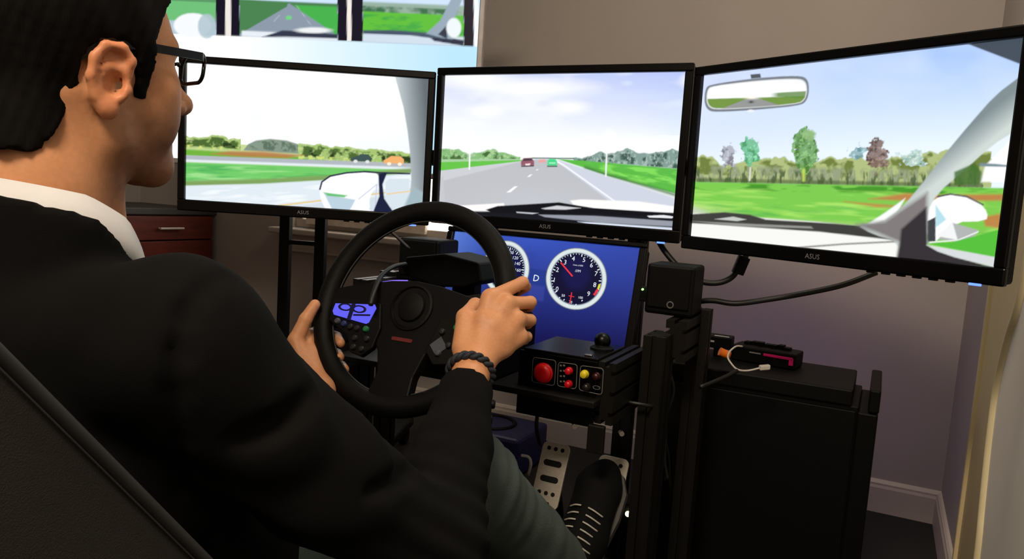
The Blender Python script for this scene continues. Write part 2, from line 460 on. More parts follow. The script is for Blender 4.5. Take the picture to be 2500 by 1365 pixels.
    c.poly([(924, 424), (945, 422), (934, 450), (938, 485), (962, 520), (910, 520), (926, 480)], (22, 30, 62), 3)
    c.poly([(942, 445), (950, 436), (1000, 436), (1000, 470), (985, 500), (975, 512), (952, 505), (940, 480)], (214, 226, 234), 3)
    c.line([(946, 474), (1000, 467)], 3, (236, 206, 150), 2.5)
    return c.c
def pic_center(X, Y):
    c = Canvas(X, Y, (255, 255, 255)); I = c.itp
    t = np.clip((Y-180)/170, 0, 1); r = np.clip((X-1100)/560, 0, 1)
    c.c = lin(c.shade(t**.7, (206, 214, 244), (250, 253, 255)))
    c.fill((1-t)*r*.8, (176, 194, 246))
    c.fill(np.clip((fbm(X*.55, Y*1.3, 70, 2)-.5)*4, 0, 1)*.85*(1-t*.6), (252, 252, 255))
    c.ell(1300, 216, 118, 20, (255, 255, 255), 30); c.ell(1150, 190, 70, 18, (255, 255, 255), 30)
    c.ell(1390, 262, 36, 14, (253, 253, 255), 22); c.ell(1185, 272, 34, 12, (252, 252, 255), 20); c.ell(1500, 235, 110, 9, (214, 226, 250), 20, .5)
    c.fill(np.clip((X-1560)/110, 0, 1)*np.clip((Y-200)/80, 0, 1)*(Y < 330)*.25, (190, 222, 250))
    hz = I([(1060, 388), (1300, 387), (1690, 392)])
    # trees
    tl = I([(1070, 362), (1120, 366), (1150, 374), (1190, 367), (1205, 363), (1225, 372), (1262, 382), (1300, 386)])+(fbm(X, Y*.4, 14, 7)-.5)*10
    c.band(tl, hz+6, (136, 188, 124), 1060, 1270, 3); c.band(tl, hz+6, (184, 214, 160), 1060, 1270, 3, mod=np.clip((fbm(X, Y, 6, 8)-.55)*6, 0, 1)*.7); c.band(tl+4, hz+4, (74, 110, 60), 1060, 1265, 3, mod=np.clip((fbm(X, Y, 13, 9)-.5)*6, 0, 1))
    tr = I([(1390, 386), (1430, 384), (1448, 378), (1470, 372), (1480, 376), (1500, 374), (1532, 362), (1548, 372), (1580, 374), (1620, 372), (1640, 366), (1680, 370)])+(fbm(X, Y*.4, 14, 12)-.5)*10
    hr = I([(1390, 394), (1530, 402), (1680, 414)])
    c.band(tr, hr, (130, 158, 150), 1400, 1700, 3); c.band(tr+4, hr, (66, 92, 82), 1410, 1700, 4, mod=np.clip((fbm(X, Y, 13, 17)-.5)*6, 0, 1)); c.band(tr+2, hr, (180, 200, 194), 1420, 1700, 3, mod=np.clip((fbm(X*1.4, Y*.8, 7, 18)-.55)*6, 0, 1)*.7)
    c.line([(1300, 386), (1400, 387)], 3, (70, 100, 92), 2.5)
    # ground
    c.poly([(1060, 395), (1280, 390), (1300, 391), (1060, 420)], (104, 196, 76), 3); c.poly([(1060, 389), (1270, 388), (1270, 391), (1060, 396)], (168, 206, 160), 2)
    c.poly([(1060, 419), (1270, 394), (1310, 390), (1060, 446)], (204, 206, 212), 3)
    c.poly([(1360, 388), (1420, 392), (1700, 416), (1700, 486), (1480, 428)], (92, 186, 72), 3)
    a = np.clip((fbm(X*.25, Y+X*-.18, 9, 23)-.48)*5, 0, 1)
    c.poly([(1380, 393), (1700, 420), (1700, 484), (1480, 428)], (136, 226, 96), 4, .8, a)
    c.line([(1430, 410), (1500, 432), (1580, 455), (1700, 492)], 9, (70, 128, 62), 8, .85)
    c.poly([(1050, 448), (1275, 394), (1310, 389), (1352, 389), (1500, 492), (1520, 530), (1050, 530)], (190, 192, 198), 3)
    c.fill(np.clip((Y-440)/80, 0, 1)*np.clip(1-np.abs(X-1300)/220, 0, 1)*.5, (206, 210, 218))
    c.poly([(1352, 391), (1365, 391), (1480, 430), (1700, 500), (1700, 530), (1540, 530), (1372, 404)], (206, 212, 226), 4)
    c.line([(1356, 392), (1376, 403), (1500, 491)], 3.5, (246, 248, 252), 2.5)
    c.poly([(1236, 470), (1256, 455), (1264, 455), (1246, 470)], (246, 248, 252), 2); c.poly([(1287, 432), (1294, 426), (1300, 426), (1293, 432)], (240, 244, 248), 2)
    c.poly([(1308, 416), (1311, 413), (1315, 413), (1312, 416)], (236, 240, 246), 2)
    # posts, cars
    c.line([(1147, 374), (1146, 413)], 3.4, (246, 246, 248), 2); c.line([(1482, 350), (1479, 430)], 4, (238, 240, 240), 2)
    c.ell(1146, 345, 12, 26, (255, 255, 255), 16, .8); c.ell(1487, 345, 16, 24, (255, 255, 255), 16, .8)
    c.poly([(1272, 404), (1272, 395), (1278, 386), (1298, 385), (1304, 394), (1304, 404)], (150, 92, 108), 2.5); c.poly([(1279, 388), (1297, 387), (1300, 392), (1277, 393)], (70, 60, 70), 2)
    c.poly([(1282, 400), (1295, 399), (1293, 405), (1284, 405)], (250, 226, 230), 2); c.line([(1274, 406), (1302, 405)], 3, (40, 38, 44), 2.5)
    c.poly([(1314, 397), (1316, 390), (1330, 389), (1334, 396)], (232, 164, 160), 2.5)
    c.poly([(1336, 404), (1337, 393), (1341, 388), (1356, 388), (1360, 394), (1360, 404)], (74, 214, 138), 2.5); c.line([(1337, 406), (1359, 406)], 3, (30, 90, 60), 2.5); c.line([(1342, 398), (1355, 398)], 3, (170, 246, 200), 2.5)
    # bonnet, wipers
    c.poly([(1060, 505), (1230, 496), (1240, 530), (1060, 530)], (250, 246, 246), 3)
    c.poly([(1060, 515), (1700, 520), (1700, 600), (1060, 600)], (22, 24, 32), 4)
    c.poly([(1392, 490), (1420, 487), (1560, 492), (1660, 506), (1660, 520), (1440, 512), (1400, 500)], (252, 250, 248), 4)
    c.poly([(1186, 512), (1215, 503), (1300, 498), (1365, 494), (1400, 500), (1450, 508), (1700, 524), (1700, 534), (1440, 522), (1300, 522), (1200, 520)], (16, 17, 24), 3)
    c.poly([(1322, 509), (1360, 502), (1418, 508), (1380, 512), (1330, 511)], (206, 208, 212), 3)
    c.poly([(1260, 517), (1315, 520), (1300, 523), (1262, 520)], (190, 194, 204), 2)
    c.poly([(1315, 524), (1450, 527), (1700, 544), (1700, 556), (1470, 544), (1330, 530)], (150, 154, 166), 3)
    c.poly([(1410, 541), (1450, 543), (1700, 560), (1700, 580), (1440, 548)], (214, 222, 238), 3)
    c.poly([(1580, 527), (1620, 525), (1646, 529), (1640, 533), (1585, 531)], (230, 232, 236), 2)
    c.poly([(1060, 440), (1082, 430), (1088, 520), (1060, 520)], (196, 198, 204), 3)
    return c.c
def pic_right(X, Y):
    c = Canvas(X, Y, (255, 255, 255)); I = c.itp
    t = np.clip((Y-90-(X-1700)*-.06)/300, 0, 1); r = np.clip((X-1720)/500, 0, 1)
    c.c = lin(c.shade(t, (150, 186, 248), (232, 244, 255)))
    c.fill(np.clip(1-r*1.6, 0, 1)*.75*np.clip(1.25-t, 0, 1), (222, 226, 250))
    c.fill(np.clip((fbm(X*.6, Y, 120, 31)-.45)*3, 0, 1)*.4, (226, 236, 254))
    hz = I([(1680, 446), (2500, 462)])
    # hedge
    tp = I([(1690, 386), (1740, 382), (1760, 398), (1800, 400), (1860, 382), (1920, 386), (1960, 402), (2010, 386), (2090, 386), (2180, 384), (2230, 378), (2300, 366), (2400, 366)])+(fbm(X, Y*.5, 22, 33)-.5)*22
    c.band(tp, hz-2, (176, 190, 128), 1680, 2420, 4); c.band(tp+5, hz-20, (112, 128, 62), 1680, 2420, 5, mod=np.clip((fbm(X, Y, 22, 36)-.46)*6, 0, 1))
    c.band(hz-42, hz, (150, 162, 128), 1680, 2400, 10, mod=np.clip((fbm(X*1.6, Y*.5, 18, 38)-.36)*5, 0, 1))
    c.band(hz-34, hz, (92, 108, 72), 1680, 2400, 10, mod=np.clip((fbm(X*1.8, Y*.6, 14, 40)-.5)*6, 0, 1)); c.band(hz-12, hz+1, (70, 92, 48), 1700, 2400, 6, .7)
    for (x, y, rx, ry, col, dk, sd) in ((1780, 384, 15, 27, (172, 176, 188), (120, 116, 128), 1), (1832, 375, 22, 34, (110, 190, 144), (70, 150, 96), 2), (1966, 366, 27, 50, (104, 160, 86), (70, 118, 48), 3),
                                        (2092, 372, 20, 12, (140, 176, 182), (100, 140, 146), 4), (2142, 378, 24, 38, (128, 104, 96), (84, 62, 58), 5), (2230, 386, 30, 16, (190, 216, 206), (140, 176, 166), 6)):
        d = (np.hypot((X-x)/rx, (Y-y)/ry)-1)*min(rx, ry)+(fbm(X, Y, 15, sd)-.5)*26+(fbm(X, Y, 6, sd+9)-.5)*14
        m = np.clip(.5-d/4, 0, 1)*.92; c.fill(m, col)
        c.fill(m*np.clip((fbm(X, Y, 12, sd+20)-.47)*6, 0, 1)*.9, dk); c.fill(m*np.clip((fbm(X, Y, 7, sd+30)-.58)*8, 0, 1)*.6, tuple(min(255, q+60) for q in col))
    c.ell(1975, 330, 14, 14, (150, 190, 130), 6, .8, rag=8, seed=8)
    c.line([(1832, 410), (1830, 440)], 4, (220, 220, 210), 3); c.line([(1962, 415), (1962, 440)], 5, (206, 230, 96), 8)
    # field
    c.band(hz-2, hz+400, (124, 202, 80), soft=4)
    c.band(hz, hz+16, (70, 150, 44), 1690, 2500, 6, mod=np.clip((fbm(X*.3, Y, 16, 44)-.38)*5, 0, 1))
    c.band(hz+14, hz+200, (168, 226, 104), soft=10, mod=np.clip((fbm(X*.15, Y-X*.05, 16, 46)-.47)*4, 0, 1))
    c.band(hz+50, hz+200, (94, 180, 84), soft=10, mod=np.clip((fbm(X*.12, Y-X*.07, 13, 50)-.52)*5, 0, 1)*.8)
    for p in (((2120, 486), (2210, 472), (2290, 476), (2450, 474), (2450, 490), (2240, 492)), ((2060, 492), (2140, 498), (2240, 506), (2140, 506)), ((2400, 530), (2450, 520), (2450, 560), (2405, 552))):
        c.poly(p, (196, 112, 70), 8, .85)
    c.poly([(1680, 496), (1760, 512), (1860, 534), (2100, 545), (2100, 560), (1680, 560)], (186, 214, 140), 14, .6)
    c.poly([(1680, 500), (1730, 520), (1680, 524)], (206, 212, 200), 12, .8)
    # bonnet and wiper
    c.poly([(1670, 524), (1700, 520), (1860, 532), (2000, 542), (2130, 556), (2200, 600), (2180, 680), (1670, 680)], (244, 244, 240), 4)
    c.poly([(1670, 524), (1770, 518), (1830, 524), (1870, 536), (2040, 546), (2150, 556), (2200, 578), (2180, 586), (2000, 566), (1850, 556), (1740, 548), (1670, 544)], (62, 62, 60), 4)
    c.poly([(1690, 540), (1840, 547), (1980, 553), (1985, 558), (1800, 552)], (150, 150, 146), 4)
    c.poly([(1745, 535), (1790, 529), (1822, 536), (1800, 540)], (196, 200, 196), 3)
    c.line([(1930, 606), (2060, 596), (2185, 590)], 4, (130, 130, 128), 4)
    c.poly([(2110, 552), (2160, 520), (2210, 484), (2190, 520), (2140, 556)], (246, 250, 250), 5)
    # outer mirror
    c.poly(chk([(2262, 500), (2300, 476), (2340, 474), (2390, 492), (2412, 520), (2408, 540), (2330, 542), (2290, 590), (2262, 590)], 1), (252, 252, 252), 3)
    c.line([(2290, 480), (2320, 474), (2360, 480), (2400, 500)], 4, (74, 80, 84), 3)
    c.poly([(2326, 544), (2388, 562), (2376, 584), (2330, 590), (2290, 584)], (176, 180, 178), 4); c.poly([(2284, 576), (2326, 544), (2338, 586)], (240, 242, 244), 3)
    c.poly([(2284, 500), (2310, 536), (2284, 556)], (180, 222, 234), 4); c.poly([(2264, 540), (2284, 530), (2284, 590), (2264, 590)], (60, 64, 70), 3)
    c.line([(2270, 592), (2340, 586), (2388, 566)], 3, (236, 240, 240), 2)
    # pillar
    pil = [(2510, 170), (2486, 190), (2430, 232), (2370, 300), (2310, 372), (2250, 450), (2200, 510), (2150, 545), (2090, 548), (2130, 572), (2195, 590), (2190, 640), (2440, 700), (2450, 680), (2290, 612), (2262, 600), (2262, 520), (2290, 470), (2350, 420), (2420, 356), (2475, 322), (2510, 300)]
    a = np.clip(((X-2300)*.62+(Y-400)*.78)/60+.5, 0, 1)
    c.poly(chk(pil, 1), c.shade(a, (128, 142, 146), (206, 216, 212)), 4)
    c.poly([(2090, 548), (2160, 540), (2210, 505), (2264, 470), (2262, 600), (2190, 640), (2195, 592)], (128, 122, 122), 14)
    c.poly([(2200, 560), (2262, 505), (2264, 598), (2290, 612), (2436, 655), (2436, 700), (2180, 680), (2196, 600)], (52, 48, 52), 8)
    c.poly([(2262, 598), (2440, 628), (2440, 656), (2330, 628), (2290, 614)], (214, 218, 220), 4)
    c.poly([(2264, 596), (2330, 590), (2440, 560), (2440, 630), (2330, 608)], (86, 190, 60), 4)
    c.poly([(2405, 405), (2480, 330), (2480, 444), (2396, 444)], (253, 253, 253), 6); c.poly([(2392, 398), (2430, 400), (2470, 404), (2470, 408), (2392, 406)], (120, 140, 150), 4)
    c.poly([(2330, 420), (2380, 398), (2396, 420), (2392, 450), (2330, 452)], (66, 110, 46), 6, .9)
    c.poly([(2362, 107), (2420, 80), (2520, 80), (2520, 170), (2500, 160)], (70, 80, 92), 3)
    # interior mirror
    rr = [(1722, 216), (1734, 206), (1850, 190), (1950, 184), (1972, 192), (1976, 220), (1970, 246), (1954, 258), (1850, 268), (1750, 274), (1728, 270), (1719, 250)]
    c.poly([(1832, 182), (1856, 180), (1858, 190), (1834, 192)], (84, 90, 98), 2.5)
    rr = chk(rr)
    c.poly(rr, (120, 126, 134), 3)
    q = np.array(rr, float); ctr = q.mean(0); c.poly([tuple(ctr+(p-ctr)*(.965, .86)) for p in q], (214, 218, 222), 2.5)
    a_in = np.clip(.5-c.sd([tuple(ctr+(p-ctr)*(.945, .80)) for p in q])/2.5, 0, 1)
    hy = 240-(X-1725)*.028
    c.fill(a_in, (252, 253, 255))
    c.fill(a_in*np.clip((Y-hy)/3, 0, 1), (116, 150, 70)); c.fill(a_in*np.clip(.5-(np.abs(X-1838)-(Y-hy)*2.8-3)/4, 0, 1)*np.clip((Y-hy)/3, 0, 1), (150, 152, 152))
    c.fill(a_in*np.clip((X-1880)/20, 0, 1)*np.clip((Y-(226-(X-1880)*.06))/3, 0, 1)*np.clip((238-Y+(X-1880)*.05)/4, 0, 1)*.9, (96, 140, 62))
    c.fill(a_in*np.exp(-(((X-1835)/16)**2+((Y-239)/3)**2)), (255, 250, 230)); c.fill(a_in*np.exp(-(((X-1834)/6)**2+((Y-249)/3)**2)), (60, 60, 60))
    c.ell(1833, 271, 8, 3.5, (236, 238, 240), 2.5)
    return c.c
def pic_tv(X, Y):
    c = Canvas(X, Y, (255, 255, 255))
    r = np.clip((X-560)/560, 0, 1)
    c.c = lin(c.shade(r, (255, 255, 255), (186, 228, 252)))
    c.fill(np.clip(.5-np.abs((Y-190)-(X-1168)*-.7)/40, 0, 1)*.35, (236, 248, 255))
    Yv = Y-(X-800)*.043                          # straightened rows
    pic = (Yv > -75) & (Yv < 98)
    def bx(x0, x1, rgb, y0=-75, y1=98, s=2.): c.fill(np.clip(.5+(X-x0)/s, 0, 1)*np.clip(.5-(X-x1)/s, 0, 1)*np.clip(.5+(Yv-y0)/s, 0, 1)*np.clip(.5-(Yv-y1)/s, 0, 1), rgb)
    bx(240, 1157, (20, 16, 34), s=3)
    for x0, x1 in ((285, 527), (585, 824), (886, 1132)): bx(x0, x1, (206, 226, 250))
    bx(550, 564, (236, 230, 224)); bx(847, 858, (240, 234, 226)); bx(1157, 1168, (250, 246, 250))
    # left view
    m = (X > 285) & (X < 527) & pic
    c.fill(m*np.clip(.5+(Yv+8)/3, 0, 1), (90, 150, 100)); c.fill(m*np.clip(.5+(Yv-18)/3, 0, 1), (110, 190, 120)); c.fill(m*np.clip(.5+(Yv-66)/4, 0, 1), (180, 200, 214))
    c.ell(470, 62, 46, 30, (244, 247, 252), 4, 1.); c.ell(505, 64, 22, 30, (176, 196, 206), 4, .9)
    # middle view
    m = (X > 585) & (X < 824) & pic
    c.fill(m*np.clip(.5+(Yv-8)/3, 0, 1), (74, 130, 80)); c.fill(m*np.clip(.5+(Yv-16)/3, 0, 1)*np.clip((X-710)/20, 0, 1), (70, 176, 76))
    c.fill(m*np.clip(.5-(np.abs(X-706)-(Yv-12)*1.6+((X < 700)*8))/4, 0, 1)*(Yv > 10), (138, 152, 168))
    c.fill(m*np.clip(.5-np.abs(X-(722+(Yv-14)*.75))/2.5, 0, 1)*(Yv > 14), (220, 226, 230)); c.fill(m*np.clip(.5-np.abs(X-(680-(Yv-45)*.9))/4, 0, 1)*(Yv > 42)*(Yv < 58), (226, 232, 236))
    c.ell(705, 43, 7, 5, (110, 220, 120), 4, .9)
    bx(590, 824, (230, 236, 244), 84, 98, 4); c.poly([(640, 90), (690, 74), (740, 76), (824, 84), (824, 94), (700, 90)], (50, 56, 76), 4); c.ell(765, 74, 42, 7, (236, 240, 240), 4)
    # right view
    m = (X > 886) & (X < 1132) & pic
    c.fill(m*np.clip(.5+(Yv-0)/6, 0, 1), (150, 176, 160)); c.fill(m*np.clip(.5+(Yv-10)/4, 0, 1)*np.clip((fbm(X, Y, 24, 60)-.3)*4, 0, 1), (60, 110, 76)); c.fill(m*np.clip(.5+(Yv-24)/4, 0, 1), (96, 190, 60))
    c.fill(m*np.clip(.5+(Yv-30)/4, 0, 1)*np.clip((fbm(X*.3, Y, 10, 62)-.5)*5, 0, 1), (70, 170, 70)); bx(886, 1132, (208, 222, 236), 76, 98, 5)
    c.poly([(886, 74), (960, 74), (1050, 80), (1132, 100), (1132, 104), (1000, 86), (886, 82)], (70, 84, 104), 4)
    c.poly([(1040, 82), (1075, 50), (1105, -10), (1132, -60), (1132, -10), (1112, 40), (1100, 70), (1106, 100), (1070, 90)], (150, 168, 184), 4); c.poly([(1070, 84), (1090, 62), (1092, 96)], (50, 56, 72), 4)
    c.ell(1108, 68, 18, 24, (236, 244, 246), 4); c.poly([(1050, 92), (1132, 98), (1132, 112), (1060, 100)], (40, 46, 66), 4)
    return c.c
def pic_dash(X, Y):
    c = Canvas(X, Y, (60, 88, 214)); c.c = c.c*0+lin((0, 0, 0))
    t = np.clip((Y-570-(X-1110)*.09)/240, 0, 1)
    c.c = lin(c.shade(t, (62, 92, 205), (20, 22, 88)))
    c.fill(np.clip(1-(X-1105)/90, 0, 1)*np.clip(1-t*1.4, 0, 1)*.7, (110, 150, 236))
    c.fill(np.clip((X-1290)/280, 0, 1)*.5*(1-t), (38, 50, 146))
    c.fill(np.clip((fbm(X, Y, 30, 70)-.6)*5, 0, 1)*.25*np.clip(1-np.abs(Y-620)/40, 0, 1), (40, 56, 140))
    c.poly([(1294, 655), (1350, 664), (1346, 700), (1292, 692)], (38, 62, 150), 3, .9); c.poly([(1292, 694), (1330, 700), (1326, 736), (1290, 730)], (66, 80, 176), 4, .5)
    for cx, cy, rx, ry in ((1236, 655, 55, 66), (1407, 681, 73, 74)):
        c.ell(cx, cy, rx+1.5, ry+1.5, (120, 130, 120), 2.5); c.ell(cx, cy, rx, ry, (240, 250, 250), 2.5); c.ell(cx, cy, rx-9.5, ry-9.5, (120, 140, 170), 4); c.ell(cx, cy, rx-11, ry-11, (14, 14, 52), 3)
    c.ell(1236, 655, 36, 44, (20, 22, 90), 12, .6); c.ell(1407, 668, 34, 40, (24, 26, 92), 14, .6)
    return c.c

SCR = screen_mat('display_picture', 1.06)
SCR_T = screen_mat('tv_picture', 1.05)
SCR_D = screen_mat('cluster_picture', .85)
def screen(name, X, wd, ht, nx, ny, pic, m, parent, label):
    """X: 4x4, local x right, local y up, local z toward viewer, origin at screen centre"""
    gx = np.linspace(-wd/2, wd/2, nx+1); gy = np.linspace(-ht/2, ht/2, ny+1)
    G = np.stack(np.meshgrid(gx, gy), -1).reshape(-1, 2)
    A = np.array(X); P = A[:3, 3]+G[:, :1]*A[:3, 0]+G[:, 1:]*A[:3, 1]
    d = P-CAM; z = d@FW
    col = pic(1250+FPX*(d@RT)/z, 682.5-FPX*(d@UP)/z)
    i = np.arange(nx)[None, :]+np.arange(ny)[:, None]*(nx+1); i = i.ravel()
    F = np.stack([i, i+1, i+nx+2, i+nx+1], -1).astype(np.int32)
    me = bpy.data.meshes.new(name); me.vertices.add(len(P)); me.vertices.foreach_set('co', P.astype(np.float32).ravel())
    me.loops.add(F.size); me.loops.foreach_set('vertex_index', F.ravel()); me.polygons.add(len(F))
    me.polygons.foreach_set('loop_start', np.arange(0, F.size, 4, dtype=np.int32)); me.update(calc_edges=True)
    col_attr(me, col)
    return link(me, name, m, parent, label)

# ------------------------------------------------------------------ the three ring monitors
LEDB = emit('blue_power_led', (90, 130, 255), 2.2)
LOGO = mat('logo_grey_print', (128, 128, 132), .5)
W27, H27 = .598, .336
def monitor(c, yaw, tilt, pic, label, legend=True):
    n = Vector((math.cos(yaw), math.sin(yaw), 0)); bk = Vector((-math.sin(yaw), math.cos(yaw), 0))
    u = math.cos(tilt)*Vector((0, 0, 1))+math.sin(tilt)*bk
    X = frame(c, n, n.cross(u))
    t = thing('monitor', label, 'monitor', tuple(X @ Vector((0, -.20, -.03))))
    s_, tp, bt = .018, .018, .028
    mb = MB(X)
    mb.box((0, H27/2+tp/2, .001), (W27+2*s_, tp, .014), .003); mb.box((0, -H27/2-bt/2, .001), (W27+2*s_, bt, .014), .003)
    mb.box((-W27/2-s_/2, 0, .001), (s_, H27+.002, .014), .003); mb.box((W27/2+s_/2, 0, .001), (s_, H27+.002, .014), .003)
    fr = mb.build('bezel', BEZ, t)
    mb = MB(X); mb.box((0, -.005, -.018), (W27+2*s_-.004, H27+tp+bt-.004, .028), .006); mb.box((0, -.01, -.042), (.40, .24, .026), .01)
    mb.build('back_shell', BLK, t)
    mb = MB(X)
    for k in range(6): mb.box((W27/2-.06-.026*k, -H27/2-bt-.0012, .002), (.014, .004, .006), .001)
    mb.build('button_row', BLK, t)
    MB(X).box((W27/2-.022, -H27/2-bt-.001, .006), (.018, .004, .004), .001).build('power_led', LEDB, t, 'blue glowing power light')
    text_mb('ASUS', .013, X @ Matrix.Translation((0, -H27/2-bt*.52, .0085))).build('logo', LOGO, t)
    screen('screen', X @ Matrix.Translation((0, 0, -.0025)), W27, H27, 430, 242, pic, SCR, t, None)
    mb = MB(X); mb.box((0, 0, -.062), (.10, .10, .012), .002); mb.cyl((0, 0, -.066), (0, 0, -.10), .018); mb.build('mount', EXT, t)
    return X
TILT = -.0105
ML = monitor((-.610, -.140, 1.009), math.radians(27.22), TILT, pic_left, 'wide black monitor showing a white sky, roadside grass and a door mirror')
MC = monitor((0, 0, 1.018), 0., TILT, pic_center, 'wide black monitor showing the road ahead above the gauge display')
MR = monitor((.602, -.147, 1.009), math.radians(-28.3), TILT, pic_right, 'wide black monitor showing a rear-view mirror, trees and pillar')

# ------------------------------------------------------------------ television on its twin-pole cart
yt = math.radians(19)
n = Vector((math.cos(yt), math.sin(yt), 0)); tvw, tvh = 1.12, .63
pr = Vector(at(1168, 100, D=2.2)); zb = 0
Xp = frame(pr, n, n.cross(Vector((0, 0, 1))))
# bottom edge from where it shows beside the left monitor
d = FW + RT*(430-1250)/FPX - UP*(386-682.5)/FPX; nn = np.array(Xp)[:3, 2]; tt = ((np.array(pr)-CAM)@nn)/(d@nn); zb = (CAM+d*tt)[2]
XT = frame(pr - n*tvw/2 + Vector((0, 0, zb+tvh/2-pr.z)), n, n.cross(Vector((0, 0, 1))))
tc = XT.translation; bkT = -XT.to_3x3().col[2]
tv = thing('television', 'large flat television with pale bezel mirroring three driving views behind the monitors', 'television', (tc.x, tc.y, zb-.02))
mb = MB(XT)
for c, dd in (((0, tvh/2+.008, 0), (tvw+.032, .016, .03)), ((0, -tvh/2-.008, 0), (tvw+.032, .016, .03)), ((-tvw/2-.008, 0, 0), (.016, tvh, .03)), ((tvw/2+.008, 0, 0), (.016, tvh, .03))): mb.box(c, dd, .003)
mb.build('bezel', mat('tv_bezel_silver', (176, 172, 172), .4, metal=.2), tv)
MB(XT).box((0, 0, -.03), (tvw, tvh, .035), .008).build('back_shell', BLK, tv)
screen('screen', XT @ Matrix.Translation((0, 0, -.004)), tvw, tvh, 330, 186, pic_tv, SCR_T, tv, None)
ct = thing('television_cart', 'black floor stand with two poles and a crossbar behind the monitors', 'stand', (tc.x, tc.y, 0))
pc = []
for px in (697, 783):
    dq = FW + RT*(px-1250)/FPX - UP*(600-682.5)/FPX; q0 = np.array(tc + bkT*.09); t_ = ((q0-CAM)@nn)/(dq@nn); pc.append(Vector(CAM+dq*t_))
for p in pc: MB().box((p.x, p.y, (zb+.35+.06)/2), (.033, .033, zb+.35-.06), .004, Matrix.Rotation(yt, 4, 'Z')).build('pole', BLK, ct)
d = FW + RT*(740-1250)/FPX - UP*(593-682.5)/FPX; q0 = np.array((pc[0]+pc[1])/2); zc = (CAM+d*(((q0-CAM)@nn)/(d@nn)))[2]; mid = (pc[0]+pc[1])/2
MB().box((mid.x, mid.y, zc), ((pc[1]-pc[0]).length, .02, .014), .003, Matrix.Rotation(yt, 4, 'Z')).build('crossbar', BLK, ct)
MB().box((mid.x-.02*nn[0], mid.y-.02*nn[1], zb+.3), (.34, .02, .2), .004, Matrix.Rotation(yt, 4, 'Z')).build('mount_plate', BLK, ct)
for sg in (-1, 1):
    e = mid+n*(.30*sg)
    MB().box((e.x, e.y, .075), (.05, .55, .03), .006, Matrix.Rotation(yt, 4, 'Z')).build('foot', BLK, ct)
    for q in (-1, 1):
        w_ = e+bkT*(.24*q); MB().cyl((w_.x-n.x*.012, w_.y-n.y*.012, .03), (w_.x+n.x*.012, w_.y+n.y*.012, .03), .03).build('castor', MBK, ct)
MB().box((mid.x, mid.y, .075), (.62, .05, .03), .006, Matrix.Rotation(yt, 4, 'Z')).build('base_bar', BLK, ct)

# ------------------------------------------------------------------ credenza at the left wall with a printer on it
XC = -2.09
cd = thing('credenza', 'cherry wood drawer unit with grey top along the left wall', 'cabinet', ((XL+XC)/2, .12, 0))
zt = at(400, 508, X=XC)[2]
MB().box(((XL+XC)/2-.005, .12, (zt-.03)/2), (XC-XL-.03, 1.6, zt-.03), .003).build('body', WOOD, cd)
MB().box(((XL+XC)/2+.004, .12, zt-.015), (XC-XL-.008, 1.63, .03), .004).build('worktop', GREYTOP, cd)
z1 = at(400, 587, X=XC)[2]; hy = at(410, 548, X=XC)
for k in range(2):
    y1 = .905+(-(2*(.905-hy[1])+.02) if k else 0); y0 = y1-2*(.905-hy[1])
    for a, b in ((z1+.003, zt-.036), (z1-.235, z1-.003), (.05, z1-.241)):
        d = MB().box((XC-.002, (y0+y1)/2, (a+b)/2), (.018, y1-y0, b-a), .002).build('drawer', WOOD, cd)
        zc = (a+b)/2
        mb = MB(); mb.cyl((XC+.028, (y0+y1)/2-.06, zc), (XC+.028, (y0+y1)/2+.06, zc), .005); mb.cyl((XC+.005, (y0+y1)/2-.05, zc), (XC+.028, (y0+y1)/2-.05, zc), .004); mb.cyl((XC+.005, (y0+y1)/2+.05, zc), (XC+.028, (y0+y1)/2+.05, zc), .004)
        mb.build('handle', STEEL, d)
pt = thing('printer', 'low black office printer standing on the cherry wood drawer unit', 'printer', (-2.34, -.02, zt))
mb = MB(); mb.box((-2.34, -.02, zt+.07), (.40, .52, .14), .02); mb.build('body', BLK, pt)
MB().box((-2.34, -.02, zt+.152), (.38, .48, .022), .008).build('lid', MBK, pt)
MB().box((-2.135, -.02, zt+.05), (.02, .36, .05), .004).build('paper_tray', EXT, pt)
tag(MB().tube([(-2.115, -.10, zt+.08), (-2.07, -.105, zt+.01), (-2.065, -.105, zt-.15), (-2.065, -.11, .3), (-2.06, -.12, .02)], .004).build('power_cable', CABLE, smooth=True), 'thin black cable hanging down over the cherry wood drawers', 'cable')

# ------------------------------------------------------------------ aluminium rig frame
def ext_prof(a, b, s=.008, dp=.008):
    """T-slot outline a (x) by b (y), one slot every 40 mm"""
    def side(L):
        k = max(1, round(L/.04)); return [-L/2+L/k*(i+.5) for i in range(k)]
    p = []
    for c in side(a): p += [(c-s/2, -b/2), (c-s/2, -b/2+dp), (c+s/2, -b/2+dp), (c+s/2, -b/2)]
    q = [(-a/2, -b/2)]+p+[(a/2, -b/2)]
    for c in side(b): q += [(a/2, c-s/2), (a/2-dp, c-s/2), (a/2-dp, c+s/2), (a/2, c+s/2)]
    q += [(a/2, b/2)]
    for c in reversed(side(a)): q += [(c+s/2, b/2), (c+s/2, b/2-dp), (c-s/2, b/2-dp), (c-s/2, b/2)]
    q += [(-a/2, b/2)]
    for c in reversed(side(b)): q += [(-a/2, c+s/2), (-a/2+dp, c+s/2), (-a/2+dp, c-s/2), (-a/2, c-s/2)]
    return q
def extr(name, p0, p1, xdir, a, b, parent, m=EXT):
    p0, p1 = Vector(p0), Vector(p1); X = frame(p0, xdir, p1-p0)
    return MB().prism(ext_prof(a, b), 0, (p1-p0).length, X).build(name, m, parent)
rig = thing('rig_frame', 'black slotted aluminium profile frame carrying the wheel, boxes and monitors', 'frame', (.0, -.4, 0))
